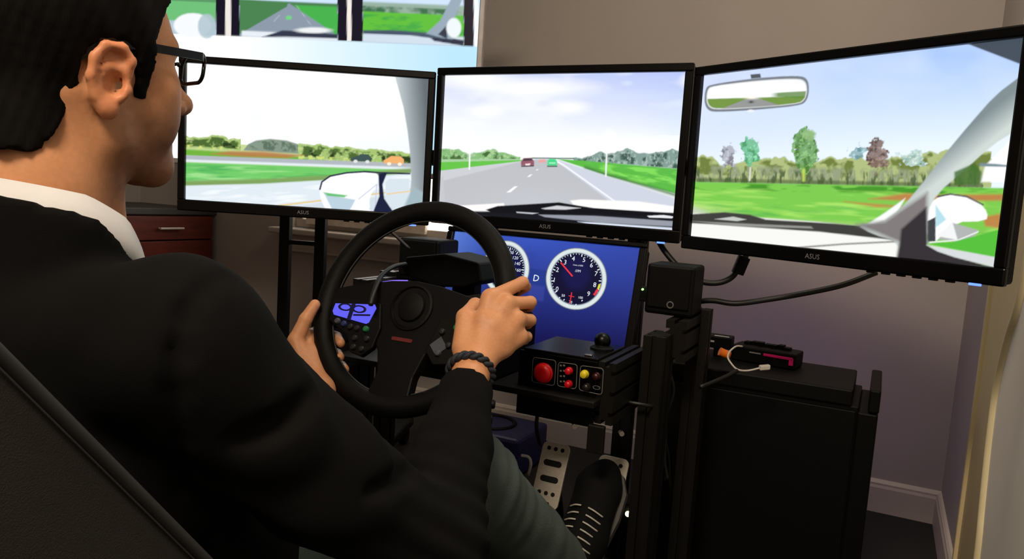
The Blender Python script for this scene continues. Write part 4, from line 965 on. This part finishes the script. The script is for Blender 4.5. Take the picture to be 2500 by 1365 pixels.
# ------------------------------------------------------------------ the driver: smooth-blended volumes turned into surfaces
class Vol:
    def __init__(s, lo, hi, h):
        s.lo = np.array(lo, float); s.h = h; n = np.ceil((np.array(hi)-s.lo)/h).astype(int)+1
        ax = [(s.lo[i]+h*np.arange(n[i])).astype(np.float32) for i in range(3)]
        s.x, s.y, s.z = ax[0][:, None, None], ax[1][None, :, None], ax[2][None, None, :]
        s.d = np.full(n, 9., np.float32)
    def add(s, d, k=.01):
        if k <= 0: s.d = np.minimum(s.d, d)
        else:
            hh = np.clip(.5+.5*(s.d-d)/k, 0, 1); s.d = s.d*(1-hh)+d*hh-k*hh*(1-hh)
        s.d = s.d.astype(np.float32)
    def cut(s, d, k=.005):
        hh = np.clip(.5-.5*(s.d+d)/k, 0, 1); s.d = (s.d*(1-hh)-d*hh+k*hh*(1-hh)).astype(np.float32)
    def ell(s, c, r, R=None):
        px, py, pz = s.x-c[0], s.y-c[1], s.z-c[2]
        if R is not None:
            R = np.array(R); px, py, pz = (R[0][i]*px+R[1][i]*py+R[2][i]*pz for i in range(3))
        px, py, pz = px/r[0], py/r[1], pz/r[2]
        k0 = np.sqrt(px*px+py*py+pz*pz)+1e-6; k1 = np.sqrt((px/r[0])**2+(py/r[1])**2+(pz/r[2])**2)+1e-6
        return k0*(k0-1)/k1
    def cap(s, a, b, ra, rb=None):
        rb = ra if rb is None else rb; a = np.array(a, float); b = np.array(b, float); e = b-a
        t = np.clip(((s.x-a[0])*e[0]+(s.y-a[1])*e[1]+(s.z-a[2])*e[2])/(e@e+1e-12), 0, 1)
        return np.sqrt((s.x-a[0]-e[0]*t)**2+(s.y-a[1]-e[1]*t)**2+(s.z-a[2]-e[2]*t)**2)-(ra+(rb-ra)*t)
    def chain(s, pts, rad, k=.005, kk=None):
        for i in range(len(pts)-1): s.add(s.cap(pts[i], pts[i+1], rad[i], rad[i+1]), k if i or kk is None else kk)
    def noise(s, sc, seed=0):
        o = 0.
        r = np.random.RandomState(seed)
        for i in range(5):
            v = r.randn(3); v /= np.linalg.norm(v); o = o+np.sin((s.x*v[0]+s.y*v[1]+s.z*v[2])*sc*(1+.35*i)+r.rand()*6.28)
        return o/5
    def surf(s):
        d = s.d; nx, ny, nz = d.shape; ins = d < 0
        cnt = sum(ins[i:nx-1+i, j:ny-1+j, k:nz-1+k].astype(np.int8) for i in (0, 1) for j in (0, 1) for k in (0, 1))
        I, J, K = np.nonzero((cnt > 0) & (cnt < 8)); idx = np.full((nx-1, ny-1, nz-1), -1, np.int32); idx[I, J, K] = np.arange(len(I))
        acc = np.zeros((len(I), 3)); w = np.zeros(len(I))
        for ax in range(3):
            o = [q for q in range(3) if q != ax]
            for u in (0, 1):
                for v in (0, 1):
                    of = [0, 0, 0]; of[o[0]] = u; of[o[1]] = v; a = d[I+of[0], J+of[1], K+of[2]]
                    of2 = list(of); of2[ax] = 1; b = d[I+of2[0], J+of2[1], K+of2[2]]
                    m = (a < 0) != (b < 0); t = np.where(m, a/np.where(m, a-b, 1), 0)
                    p = np.tile(np.array(of, float), (len(I), 1)); p[:, ax] = t
                    acc += p*m[:, None]; w += m
        V = s.lo+s.h*(np.stack([I, J, K], 1)+acc/w[:, None])
        F = []
        for ax in range(3):
            sl0 = [slice(1, -1)]*3; sl1 = [slice(1, -1)]*3; sl0[ax] = slice(0, -1); sl1[ax] = slice(1, None)
            a, b = ins[tuple(sl0)], ins[tuple(sl1)]; e = np.nonzero(a != b)
            g = [e[0]+1, e[1]+1, e[2]+1]; g[ax] = e[ax]; o = [(ax+1) % 3, (ax+2) % 3]
            def cell(p, q):
                h = [g[0].copy(), g[1].copy(), g[2].copy()]; h[o[0]] -= p; h[o[1]] -= q; return idx[tuple(h)]
            Q = np.stack([cell(1, 1), cell(0, 1), cell(0, 0), cell(1, 0)], 1); fl = ~a[e]; Q[fl] = Q[fl][:, ::-1]; F.append(Q)
        F = np.concatenate(F); F = F[(F >= 0).all(1)]
        return V, F
def vmesh(name, parts):
    V = np.concatenate([p[0] for p in parts]); o = 0; Fs = []
    for v, f in parts: Fs.append(f+o); o += len(v)
    F = np.concatenate(Fs).astype(np.int32)
    me = bpy.data.meshes.new(name); me.vertices.add(len(V)); me.vertices.foreach_set('co', V.astype(np.float32).ravel())
    me.loops.add(F.size); me.loops.foreach_set('vertex_index', F.ravel()); me.polygons.add(len(F))
    me.polygons.foreach_set('loop_start', np.arange(0, F.size, 4, dtype=np.int32)); me.update(calc_edges=True)
    return me, V

person = thing('person', 'man in black jacket, white collar and glasses driving the simulator', 'person', (.01, -1.0, 0))
# --- head and neck (head frame: x right, y forward, z up, origin between the ears)
H0 = np.array([.010, -1.173, .978]); HY = math.radians(-7); HP = math.radians(0)
RH = np.array(Euler((HP, 0, HY), 'XYZ').to_matrix())
def hp_(p): return H0+RH@np.array(p, float)
def head_vol(lo, hi, h, full=True):
    v = Vol(lo, hi, h); E = lambda c, r, k=.02: v.add(v.ell(hp_(c), r, RH), k); Cc = lambda a, b, ra, rb, k=.01: v.add(v.cap(hp_(a), hp_(b), ra, rb), k)
    E((0, -.004, .056), (.0765, .098, .086), 0)
    E((0, .046, .020), (.063, .056, .086), .03)
    if not full: return v
    E((0, .048, -.042), (.050, .046, .042), .03)
    for s in (-1, 1):
        Cc((.054*s, .010, -.010), (.050*s, .020, -.048), .016, .014, .03); Cc((.050*s, .020, -.050), (.016*s, .086, -.076), .013, .013, .025)
        E((.048*s, .068, .006), (.020, .020, .018), .02)
        Cc((.012*s, .099, .044), (.046*s, .082, .046), .009, .008, .012)
    E((0, .066, -.030), (.044, .036, .034), .02)
    for s in (-1, 1): E((.043*s, .064, -.022), (.021, .027, .030), .02)
    Cc((-.014, .088, -.068), (.014, .088, -.068), .014, .014, .02)
    Cc((0, .095, .038), (0, .124, -.001), .0075, .0105, .012); E((0, .126, -.004), (.011, .011, .010), .008)
    for s in (-1, 1): E((.0130*s, .111, -.009), (.0080, .012, .0080), .006)
    Cc((-.022, .094, -.035), (.022, .094, -.035), .006, .006, .008); Cc((-.010, .100, -.035), (.010, .100, -.035), .0065, .0065, .008); Cc((-.014, .097, -.048), (.014, .097, -.048), .0075, .0075, .007)
    for s in (-1, 1): v.cut(v.ell(hp_((.033*s, .103, .024)), (.018, .016, .012), RH), .012)
    for s in (-1, 1): E((.032*s, .081, .024), (.0125, .0125, .0125), .003)
    # neck
    nk = [np.array(hp_((0, -.022, -.01))), np.array((.01, -1.195, .885)), np.array((.01, -1.205, .80))]
    v.chain(nk, [.057, .061, .066], .02, .03)
    for s in (-1, 1): v.add(v.cap(hp_((.052*s, -.018, -.01)), np.array((.01+.022*s, -1.12, .82)), .012, .011), .025)
    v.add(v.ell((.01, -1.115, .845), (.012, .012, .016)), .02)
    v.chain([np.array((.01, -1.205, .79)), np.array((.12, -1.185, .74))], [.05, .045], .03); v.chain([np.array((.01, -1.205, .79)), np.array((-.10, -1.185, .74))], [.05, .045], .03)
    # ears
    for s in (-1, 1):
        Re = RH@np.array(Euler((math.radians(-12), 0, math.radians(-24)*s), 'XYZ').to_matrix()); ec = hp_((.0765*s, .010, .0))
        ev = lambda p: ec+Re@np.array((p[0]*s*.95, p[1]*.9, p[2]*.9), float)
        v.add(v.ell(ev((.006, -.004, .004)), (.0055, .0165, .030), Re), .008)
        hl = [(.006, .010, .010), (.010, .011, .024), (.012, .000, .034), (.014, -.014, .031), (.0155, -.021, .016), (.0145, -.020, -.002), (.011, -.013, -.018), (.008, -.003, -.027)]
        v.chain([ev(p) for p in hl], [.0035, .0040, .0043, .0045, .0045, .0043, .0042, .0060], .003, .004)
        v.add(v.ell(ev((.007, .002, -.027)), (.005, .008, .010), Re), .006)
        v.chain([ev(p) for p in ((.009, -.004, .021), (.0115, -.011, .008), (.0105, -.008, -.010), (.009, .000, -.015))], [.0032, .0035, .0032, .003], .003, .004)
        v.add(v.cap(ev((.007, .012, -.004)), ev((.008, .010, -.012)), .005, .004), .005)
        v.cut(v.ell(ev((.014, .001, -.002)), (.012, .0085, .012), Re), .003)
        v.cut(v.ell(ev((.0145, -.002, .022)), (.006, .009, .006), Re), .004)
    return v
hv = head_vol((-.20, -1.33, .76), (.22, -1.02, 1.14), .0032)
hV, hF = hv.surf()

# --- hands from joints (pixel, pixel, depth)
def J(x, y, D): return np.array(at(x, y, D=D))
def hand(wrist, mcp, fingers, thumb, elbow, lo_hi=None):
    pts = [wrist]+mcp+sum(fingers, [])+thumb; P = np.array(pts); fa = wrist+(elbow-wrist)*.55
    lo = np.minimum(P.min(0), fa)-.05; hi = np.maximum(P.max(0), fa)+.05
    v = Vol(lo, hi, .0026)
    for i, m in enumerate(mcp): v.add(v.cap(wrist+(m-wrist)*.10, m, .0165 if i < 3 else .0155, .0122 if i < 3 else .0110), .012 if i else 0)
    for a, b in zip(mcp[:-1], mcp[1:]): v.add(v.cap((wrist+a*2)/3, (wrist+b*2)/3, .0130), .012); v.add(v.cap(a*.9+wrist*.1, b*.9+wrist*.1, .0105), .010)
    v.add(v.cap(wrist, wrist+(elbow-wrist)*.20, .0265, .027), .02); v.add(v.cap(wrist+(elbow-wrist)*.2, fa, .027, .036), .02)
    f = v.d.copy()
    for i, (m, fg) in enumerate(zip(mcp, fingers)):
        v.add(v.ell(m, (.0118, .0118, .0118)), .008)
        r = [.0112, .0096, .0086, .0076] if i < 3 else [.0098, .0084, .0075, .0066]
        v.chain([m]+fg, r, .0025, .006)
    v.chain(thumb, [.0165, .0135, .0110, .0092][:len(thumb)], .004, .014)
    return v
wrR = J(1150, 905, 1.085); elR = J(1050, 1335, .83)
mcpR = [J(1197, 727, 1.137), J(1236, 742, 1.133), J(1262, 780, 1.133), J(1268, 822, 1.135)]
fgR = [[J(1276, 690, 1.158), J(1283, 700, 1.198), J(1262, 714, 1.222)], [J(1295, 738, 1.163), J(1292, 748, 1.203), J(1268, 756, 1.222)],
       [J(1294, 782, 1.163), J(1288, 790, 1.198), J(1264, 797, 1.212)], [J(1286, 822, 1.158), J(1280, 830, 1.188), J(1258, 834, 1.203)]]
thR = [J(1130, 850, 1.105), J(1136, 775, 1.130), J(1160, 745, 1.165), J(1196, 748, 1.198)]
vR = hand(wrR, mcpR, fgR, thR, elR)
wrL = J(778, 960, 1.235); elL = np.array((-.25, -.92, .55))
mcpL = [J(752, 822, 1.315), J(752, 852, 1.310), J(760, 882, 1.305), J(768, 910, 1.295)]
fgL = [[J(778, 806, 1.345), J(822, 822, 1.330), J(832, 838, 1.290)], [J(784, 848, 1.340), J(824, 864, 1.322), J(830, 872, 1.282)],
       [J(790, 880, 1.335), J(834, 894, 1.315), J(842, 902, 1.275)], [J(798, 905, 1.320), J(842, 918, 1.300), J(852, 926, 1.262)]]
thL = [J(742, 895, 1.265), J(722, 832, 1.280), J(746, 780, 1.288), J(769, 744, 1.295)]
vL = hand(wrL, mcpL, fgL, thL, elL)
# --- hidden trunk and limbs
shR = np.array((.182, -1.178, .750)); shL = np.array((-.165, -1.175, .755)); hipR = np.array((.10, -1.0, .36)); hipL = np.array((-.08, -1.0, .36))
knR = np.array((.215, -.705, .485)); anR = np.array((.262, -.395, .225)); knL = np.array((-.20, -.70, .50)); anL = np.array((-.12, -.38, .20))
bv = Vol((-.40, -1.40, .10), (.46, -.30, .86), .012)
bv.add(bv.ell((.01, -1.15, .64), (.150, .090, .15)), 0); bv.add(bv.ell((.01, -1.06, .46), (.14, .10, .17)), .05); bv.add(bv.ell((.01, -1.0, .36), (.15, .11, .10)), .05)
bv.chain([np.array((.01, -1.18, .75)), shR, elR], [.045, .045, .036], .03); bv.chain([np.array((.01, -1.18, .75)), shL, elL], [.045, .045, .036], .03)
bv.chain([elR, (elR+wrR)/2], [.036, .034], .02); bv.chain([elL, (elL+wrL)/2], [.036, .034], .02)
bv.chain([hipR, knR, anR], [.075, .05, .035], .03); bv.chain([hipL, knL, anL], [.075, .05, .035], .03)
me, V = vmesh('body', [(hV, hF), vR.surf(), vL.surf(), bv.surf()])
# skin colour: stubble on jaw and lip, redder lips and ears
L = (V-H0)@RH
skin = np.tile(lin((206, 146, 104)), (len(V), 1))
inhead = (V[:, 2] > .80) & (np.abs(V[:, 0]-.01) < .13) & (V[:, 1] > -1.33) & (V[:, 1] < -1.0)
jaw = np.clip((-.006-L[:, 2]+np.clip(L[:, 1]-.03, 0, .1)*.15)/.030, 0, 1)*np.clip((L[:, 1]-.002)/.022, 0, 1)*np.clip((L[:, 2]+.125)/.03, 0, 1)*inhead
nz = fbm(L[:, 1]*1000, L[:, 2]*1000, 7, 90)*.6+fbm(L[:, 0]*1000, L[:, 2]*1000, 6, 95)*.4
skin = skin*(1-(jaw*(.42+.6*nz))[:, None]*np.array([.72, .72, .66]))
lip = np.exp(-(((L[:, 2]+.041)/.009)**2+(L[:, 0]/.020)**2))*(L[:, 1] > .088)*inhead
skin = skin*(1-lip[:, None]*np.array([.1, .45, .4]))
earm = np.clip((np.abs(L[:, 0])-.080)/.006, 0, 1)*inhead; skin = skin*(1-earm[:, None]*np.array([.02, .18, .2]))
brow = np.exp(-((L[:, 2]-.050)/.006)**2)*np.clip((L[:, 1]-.070)/.01, 0, 1)*np.clip((np.abs(L[:, 0])-.008)/.006, 0, 1)*np.clip((.056-np.abs(L[:, 0]))/.008, 0, 1)*inhead
skin = skin*(1-.85*brow[:, None])
eye = (np.hypot(np.abs(L[:, 0])-.032, L[:, 2]-.024) < .010)*(L[:, 1] > .083)*inhead
iris = (np.hypot(np.abs(L[:, 0])-.032, L[:, 2]-.024) < .0055)*eye
skin = np.where(eye[:, None] > 0, lin((225, 218, 210)), skin); skin = np.where(iris[:, None] > 0, lin((50, 32, 22)), skin)
col_attr(me, skin)
link(me, 'body', attr_mat('skin', .5, .12, sss=.12), person, smooth=True)
# --- hair
hr = head_vol((-.10, -1.31, .84), (.12, -1.04, 1.15), .0036, False)
Lx = RH[0][0]*(hr.x-H0[0])+RH[1][0]*(hr.y-H0[1])+RH[2][0]*(hr.z-H0[2]); Ly = RH[0][1]*(hr.x-H0[0])+RH[1][1]*(hr.y-H0[1])+RH[2][1]*(hr.z-H0[2]); Lz = RH[0][2]*(hr.x-H0[0])+RH[1][2]*(hr.y-H0[1])+RH[2][2]*(hr.z-H0[2])
hr.add(hr.cap(hp_((0, -.028, -.00)), hp_((0, -.036, -.07)), .059, .057), .02)
th = .009+.009*np.clip(Lz/.09, 0, 1)+.0016*np.sin(Ly*150+Lz*70+Lx*60)+.0007*np.sin(Ly*520-Lz*200+Lx*250)
shell = hr.d-th
# hairline: keep what lies above/behind it
ear_r = np.hypot((Ly-.008)/1., (Lz-.004)/1.30)
front = Ly-(.074-.10*np.clip((.06-Lz)/.06, 0, 1)*1.0+.012*np.clip(1-np.abs(Lx)/.05, 0, 1))
side = np.where(Ly > .0, -(Lz+.030)+np.clip(Ly-.028, 0, 1)*4, -9)
side = np.where((Ly > .0), np.maximum(-(Lz+.010), (Ly-.047-np.clip(Lz-.045, 0, .06)*.45)), side)
nape = np.where(Ly <= .0, -(Lz+.066+np.clip(Ly+.045, 0, 1)*-1.6), side)
earcut = .0265-ear_r
reg = np.maximum(nape, np.where(np.abs(Lx) > .045, earcut, -9)*.9)
reg = np.maximum(reg, -(Lz+.085))
hr.d = np.maximum(shell, reg+.0009*np.sin(Lz*420+Ly*330)).astype(np.float32)
me, V = vmesh('hair', [hr.surf()])
link(me, 'hair', mat('dark_hair', (9, 7, 6), .8, var=.5, scale=60, bump=.2, bscale=500, stretch=(1, 1, .25), spec=.12), person, 'short dark brown hair', smooth=True)
# --- jacket
jv = Vol((-.42, -1.42, .22), (.46, -.60, .90), .0065)
jv.add(jv.ell((.01, -1.155, .645), (.185, .125, .170)), 0); jv.add(jv.ell((.01, -1.06, .46), (.175, .135, .21)), .06); jv.add(jv.ell((.01, -1.220, .745), (.13, .075, .080)), .05)
for s, sh_, el_, wr_, fr in ((1, shR, elR, wrR, .16), (-1, shL, elL, wrL, .12)):
    jv.add(jv.cap(np.array((.01+.05*s, -1.205, .764)), sh_+np.array((-.01*s, 0, .012)), .044, .066), .03)
    cf = wr_+(el_-wr_)*fr
    ma = sh_*.5+el_*.5+np.array((.004*s, -.004, -.012)); jv.add(jv.cap(sh_, ma, .076, .060), .03); jv.add(jv.cap(ma, el_, .060, .055), .02)
    jv.add(jv.cap(el_, el_*.4+cf*.6, .060, .049), .025); jv.add(jv.cap(el_*.4+cf*.6, cf, .049, .039), .01)
    ax = (cf-el_)/np.linalg.norm(cf-el_)
    jv.cut(jv.cap(cf+ax*.012, cf+ax*.08, .031, .031), .003)
    pl = (jv.x-cf[0])*ax[0]+(jv.y-cf[1])*ax[1]+(jv.z-cf[2])*ax[2]-.010
    near = np.sqrt((jv.x-cf[0])**2+(jv.y-cf[1])**2+(jv.z-cf[2])**2) < .075
    jv.d = np.where(near, np.maximum(jv.d, pl), jv.d).astype(np.float32)
    # elbow and shoulder creases
    m_ = (el_+sh_)/2
    jv.d += (.006*np.exp(-(((jv.x-m_[0])**2+(jv.y-m_[1])**2+(jv.z-m_[2])**2)/.010))*np.sin(((jv.x-m_[0])*s+(jv.z-m_[2])*.6-(jv.y-m_[1])*.8)*90)).astype(np.float32)
    jv.d += (.005*np.exp(-(((jv.x-el_[0])**2+(jv.y-el_[1])**2+(jv.z-el_[2])**2)/.009))*np.sin(((jv.y-el_[1])+(jv.z-el_[2])*1.2)*130)).astype(np.float32)
jv.d += (.0028*jv.noise(38, 5)).astype(np.float32)
# open the neck
jv.cut(jv.cap((.01, -1.195, .80), (.01, -1.17, .95), .082, .086), .01)
jv.cut(jv.cap((.01, -1.06, .80), (.01, -.96, .60), .03, .02), .02)
jtop = np.interp(jv.y, [-1.30, -1.2, -1.16, -1.13, -1.08], [.886, .860, .822, .776, .73]).astype(np.float32)
jv.add(np.maximum(np.abs(jv.cap((.01, -1.198, .76), (.01, -1.18, .93), .093, .090))-.006, np.maximum(jv.z-jtop, -(jv.z-.74))), .010)
def hit(px, py):
    d = FW + RT*(px-1250)/FPX - UP*(py-682.5)/FPX
    for t in np.arange(.25, 1.3, .003):
        i = np.round((CAM+d*t-jv.lo)/jv.h).astype(int)
        if (i >= 0).all() and (i < jv.d.shape).all() and jv.d[tuple(i)] < 0: return CAM+d*(t+.001)
    return None
for path, r_ in (([(772, 958), (730, 1000), (680, 1035), (630, 1058), (590, 1072)], .009), ([(560, 668), (500, 700), (455, 760), (435, 860), (428, 960), (432, 1080), (450, 1200)], .0045), ([(1000, 1150), (960, 1180), (905, 1200)], .007)):
    hs = [h for h in (hit(*q) for q in path) if h is not None]
    for a_, b_ in zip(hs[:-1], hs[1:]): jv.cut(jv.cap(a_, b_, r_), .012)
me, V = vmesh('jacket', [jv.surf()])
jk = link(me, 'jacket', mat('black_wool', (9, 9, 9), .9, var=.18, scale=25, bump=.25, bscale=1200, spec=.12), person, 'black suit jacket', smooth=True)
for k in range(3):
    ax = (wrR-elR)/np.linalg.norm(wrR-elR); p = wrR+(elR-wrR)*(.22+.10*k); o_ = np.cross(ax, (0, 0, 1)); o_ /= np.linalg.norm(o_); q = p-o_*-.040
    MB().lathe([(.0, .003), (.005, .003), (.0062, .0015), (.0062, -.003)], frame(q, ax, o_), 16).build('sleeve_button', BLK, jk, smooth='auto')
# --- shirt collar
def collar():
    vs = []; fs = []; N = 60
    for i in range(N+1):
        a = math.radians(-158+316*i/N)             # 0 = back
        sx, cy = math.sin(a), -math.cos(a)
        x, y = .01+.082*sx, -1.186+.084*cy
        zt_ = float(np.interp(y, [-1.28, -1.20, -1.16, -1.13, -1.09], [.893, .877, .856, .820, .772]))
        for dr, dz in ((0, 0), (.003, .001), (.010, -.022), (.016, -.045), (.012, -.045), (.004, -.022)):
            vs.append((x+dr*sx, y+dr*cy*.9, zt_+dz))
    for i in range(N):
        for k in range(6):
            j = (k+1) % 6; fs.append((i*6+k, i*6+j, (i+1)*6+j, (i+1)*6+k))
    fs += [tuple(range(6))[::-1], tuple(N*6+k for k in range(6))]
    return MB().put(vs, fs)
collar().build('shirt_collar', mat('white_cotton', (206, 207, 210), .8, var=.03, bump=.1, bscale=900), person, 'white shirt collar', smooth=True)
# --- jeans
pv = Vol((-.34, -1.20, .16), (.40, -.33, .64), .007)
pv.add(pv.ell((.01, -1.0, .37), (.175, .13, .115)), 0)
for hp2, kn, an in ((hipR, knR, anR), (hipL, knL, anL)):
    pv.add(pv.cap(hp2, kn, .092, .071), .03); pv.add(pv.cap(kn, kn*.45+an*.55, .070, .062), .02); pv.add(pv.cap(kn*.45+an*.55, an, .062, .056), .01)
    pv.d += (.0028*np.exp(-(((pv.x-kn[0])**2+(pv.y-kn[1])**2+(pv.z-kn[2])**2)/.012))*np.sin(((pv.y-kn[1])*1.0-(pv.z-kn[2])*.8+(pv.x-kn[0])*.5)*120)).astype(np.float32)
    ax = (an-kn)/np.linalg.norm(an-kn); pv.d = np.maximum(pv.d, (pv.x-an[0])*ax[0]+(pv.y-an[1])*ax[1]+(pv.z-an[2])*ax[2]-.02).astype(np.float32)
pv.d += (.0025*pv.noise(60, 9)).astype(np.float32)
me, V = vmesh('jeans', [pv.surf()])
link(me, 'jeans', mat('worn_denim', (62, 74, 70), .9, var=.5, scale=11, bump=.35, bscale=700, stretch=(1, .5, .5)), person, 'worn grey-green jeans', smooth=True)
# --- shoes
def shoe(heel, toe, up, label, laces):
    heel, toe, up = Vector(heel), Vector(toe), Vector(up); f = (toe-heel).normalized(); x = f.cross(up).normalized(); u = x.cross(f)
    Ls = (toe-heel).length; g = lambda a, b, c: np.array(heel+f*(a*Ls)+x*b*1.15+u*c)
    P = np.array([g(a, b, c) for a in (-.15, 1.15) for b in (-.07, .07) for c in (-.05, .14)])
    v = Vol(P.min(0), P.max(0), .0042)
    v.add(v.cap(g(.08, 0, .035), g(.40, 0, .036), .038, .041), 0); v.add(v.cap(g(.40, 0, .034), g(.80, -.004, .026), .043, .043), .02)
    v.add(v.cap(g(.80, -.004, .025), g(.92, -.002, .022), .040, .028), .015); v.add(v.cap(g(.10, 0, .04), g(.06, 0, .095), .034, .036), .03); v.add(v.cap(g(.25, 0, .055), g(.55, 0, .045), .028, .026), .02)
    F = np.array(f); Uu = np.array(u); h_ = np.array(heel)
    v.d = np.maximum(v.d, -((v.x-h_[0])*Uu[0]+(v.y-h_[1])*Uu[1]+(v.z-h_[2])*Uu[2]-.010)).astype(np.float32)
    me, _ = vmesh('shoe', [v.surf()])
    o = link(me, 'shoe', mat('black_shoe_leather', (8, 8, 8), .8, bump=.15, bscale=500, spec=.15), person, label, smooth=True)
    out = [(-.02, .0), (.0, .028), (.15, .036), (.38, .033), (.62, .041), (.82, .040), (.95, .026), (1.0, .0)]
    poly = [g(a, b, 0) for a, b in out]+[g(a, -b, 0) for a, b in out[-2:0:-1]]
    nn_ = len(poly); vs = [tuple(p) for p in poly]+[tuple(p+Uu*.014) for p in poly]
    MB().put(vs, [tuple(range(nn_))[::-1], tuple(range(nn_, 2*nn_))]+[(i, (i+1) % nn_, nn_+(i+1) % nn_, nn_+i) for i in range(nn_)]).build('sole', mat('grey_sole_rubber', (66, 64, 60), .7), o)
    if laces:
        LM = mat('pale_lace', (176, 172, 164), .8)
        for k in range(6):
            a = .30+.055*k; c = .0695 if k < 4 else .066
            for s in (-1, 1):
                MB().tube([g(a, .028*s, c-.002), g(a+.012, .016*s, c+.014), g(a+.02, .006*s, c+.016)], .0016, n=6).build('lace', LM, o, smooth=True)
shoe((.272, -.402, .190), (.290, -.262, .392), (0, -.83, .56), 'black lace-up shoe on the accelerator pedal', True)
shoe((-.12, -.40, .035), (-.12, -.17, .10), (0, -.26, .96), 'black shoe on the floor', False)
# --- glasses
gl = thing('glasses', 'dark-framed rectangular glasses on the driver', 'glasses', tuple(hp_((0, .11, .0))))
GF = mat('dark_glasses_frame', (6, 6, 10), .3, spec=.3)
XH = Matrix.Identity(4)
for i in range(3):
    for j in range(3): XH[i][j] = RH[i][j]
    XH[i][3] = H0[i]
for s in (-1, 1):
    XLN = XH @ Matrix.Translation((.034*s, .116, .031)) @ Matrix.Rotation(math.radians(-9)*s, 4, 'Z') @ Matrix.Rotation(math.radians(84), 4, 'X')
    pts = [XLN @ Vector((a, b, 0)) for a, b in rrect(.050, .029, .010, 6)]; pts.append(pts[0])
    MB().tube(pts, .0019, n=8, smooth=False).build('lens_rim', GF, gl, smooth=True)
    MB(XLN).prism(rrect(.049, .028, .010, 6), -.0008, .0008).build('lens', glass_mat(), gl)
    tp_ = [(.059*s, .111, .039), (.069*s, .103, .040), (.076*s, .070, .038), (.082*s, .03, .036), (.080*s, -.004, .030), (.076*s, -.020, .016)]
    mb = MB(); Q = [XH @ Vector(p) for p in tp_]
    vs = []; fs = []
    for p in Q:
        up_ = Vector(RH[:, 2]); sd_ = Vector(RH[:, 0])
        for a, b in ((.0014, .0038), (-.0014, .0038), (-.0014, -.0038), (.0014, -.0038)): vs.append(p+sd_*a+up_*b)
    for i in range(len(Q)-1):
        for k in range(4): fs.append((i*4+k, i*4+(k+1) % 4, (i+1)*4+(k+1) % 4, (i+1)*4+k))
    fs += [(3, 2, 1, 0), tuple(len(vs)-4+k for k in range(4))]
    mb.put(vs, fs).build('temple', GF, gl)
MB().tube([hp_((-.010, .116, .036)), hp_((0, .121, .039)), hp_((.010, .116, .036))], .0018, n=8).build('bridge', GF, gl, smooth=True)
# --- wristband
ax = (elR-wrR)/np.linalg.norm(elR-wrR); wc = wrR+ax*.004
mb = MB(); X = frame(wc, Vector(ax).orthogonal(), ax)
wbnd = thing('wristband', 'dark braided wristband on the right wrist', 'bracelet', tuple(wc))
R_ = .0315
for ph in (0, math.pi):
    pts = [X @ Vector(((R_+.0022*math.cos(a*9+ph))*math.cos(a), (R_+.0022*math.cos(a*9+ph))*math.sin(a), .004*math.sin(a*9+ph))) for a in np.linspace(0, 2*math.pi, 100)]
    MB().tube(pts, .0038, n=8, smooth=False).build('braid', mat('navy_braid', (24, 28, 40), .7, var=.6, scale=400), wbnd, smooth=True)

# ------------------------------------------------------------------ racing seat
st = thing('racing_seat', 'dark grey bucket seat with raised piped side bolster holding the driver', 'seat', (.01, -1.2, 0))
SEAT = mat('seat_fabric_grey', (34, 32, 28), .9, var=.12, scale=20, bump=.3, bscale=900)
def edge_at(px, py): return at(px, py, X=.275)
e0, e1 = edge_at(0, 870), edge_at(495, 1365)
dz = (e1[1]-e0[1])/(e1[2]-e0[2])
yb = lambda z: e0[1]+dz*(z-e0[2])
def loftseat(x0, x1, off0, off1, zs, name, m, rnd=.02):
    vs = []; fs = []
    for z in zs:
        y = yb(z)
        vs += [(x0, y+off0, z), (x1, y+off0, z), (x1, y+off1, z), (x0, y+off1, z)]
    n_ = len(zs)
    for i in range(n_-1):
        for k in range(4): fs.append((i*4+k, i*4+(k+1) % 4, (i+1)*4+(k+1) % 4, (i+1)*4+k))
    fs += [(3, 2, 1, 0), tuple((n_-1)*4+k for k in range(4))]
    bm = bmesh.new(); V_ = [bm.verts.new(v) for v in vs]
    for f in fs: bm.faces.new([V_[i] for i in f])
    bmesh.ops.recalc_face_normals(bm, faces=bm.faces)
    bmesh.ops.bevel(bm, geom=[e for e in bm.edges if len(e.link_faces) == 2 and e.calc_face_angle(0) > .5], offset=rnd, segments=4, affect='EDGES', profile=.5)
    return MB().bm(bm).build(name, m, st, smooth=True)
zs = np.linspace(.26, .98, 10)
loftseat(-.20, .22, -.16, -.075, zs, 'backrest', SEAT)
loftseat(.215, .275, -.17, .0, zs, 'side_bolster', SEAT, .014); loftseat(-.255, -.195, -.17, .0, zs, 'side_bolster', SEAT, .014)
MB().tube([(.275, yb(z)+.001, z) for z in zs], .0045, n=10).build('piping', mat('seat_piping', (40, 40, 42), .6), st, smooth=True)
MB().box((.01, -.93, .235), (.46, .50, .10), .03, seg=4).build('seat_cushion', SEAT, st, smooth=True)
MB().box((.01, -1.0, .13), (.50, .55, .06), .004).build('seat_mount', EXT, st)
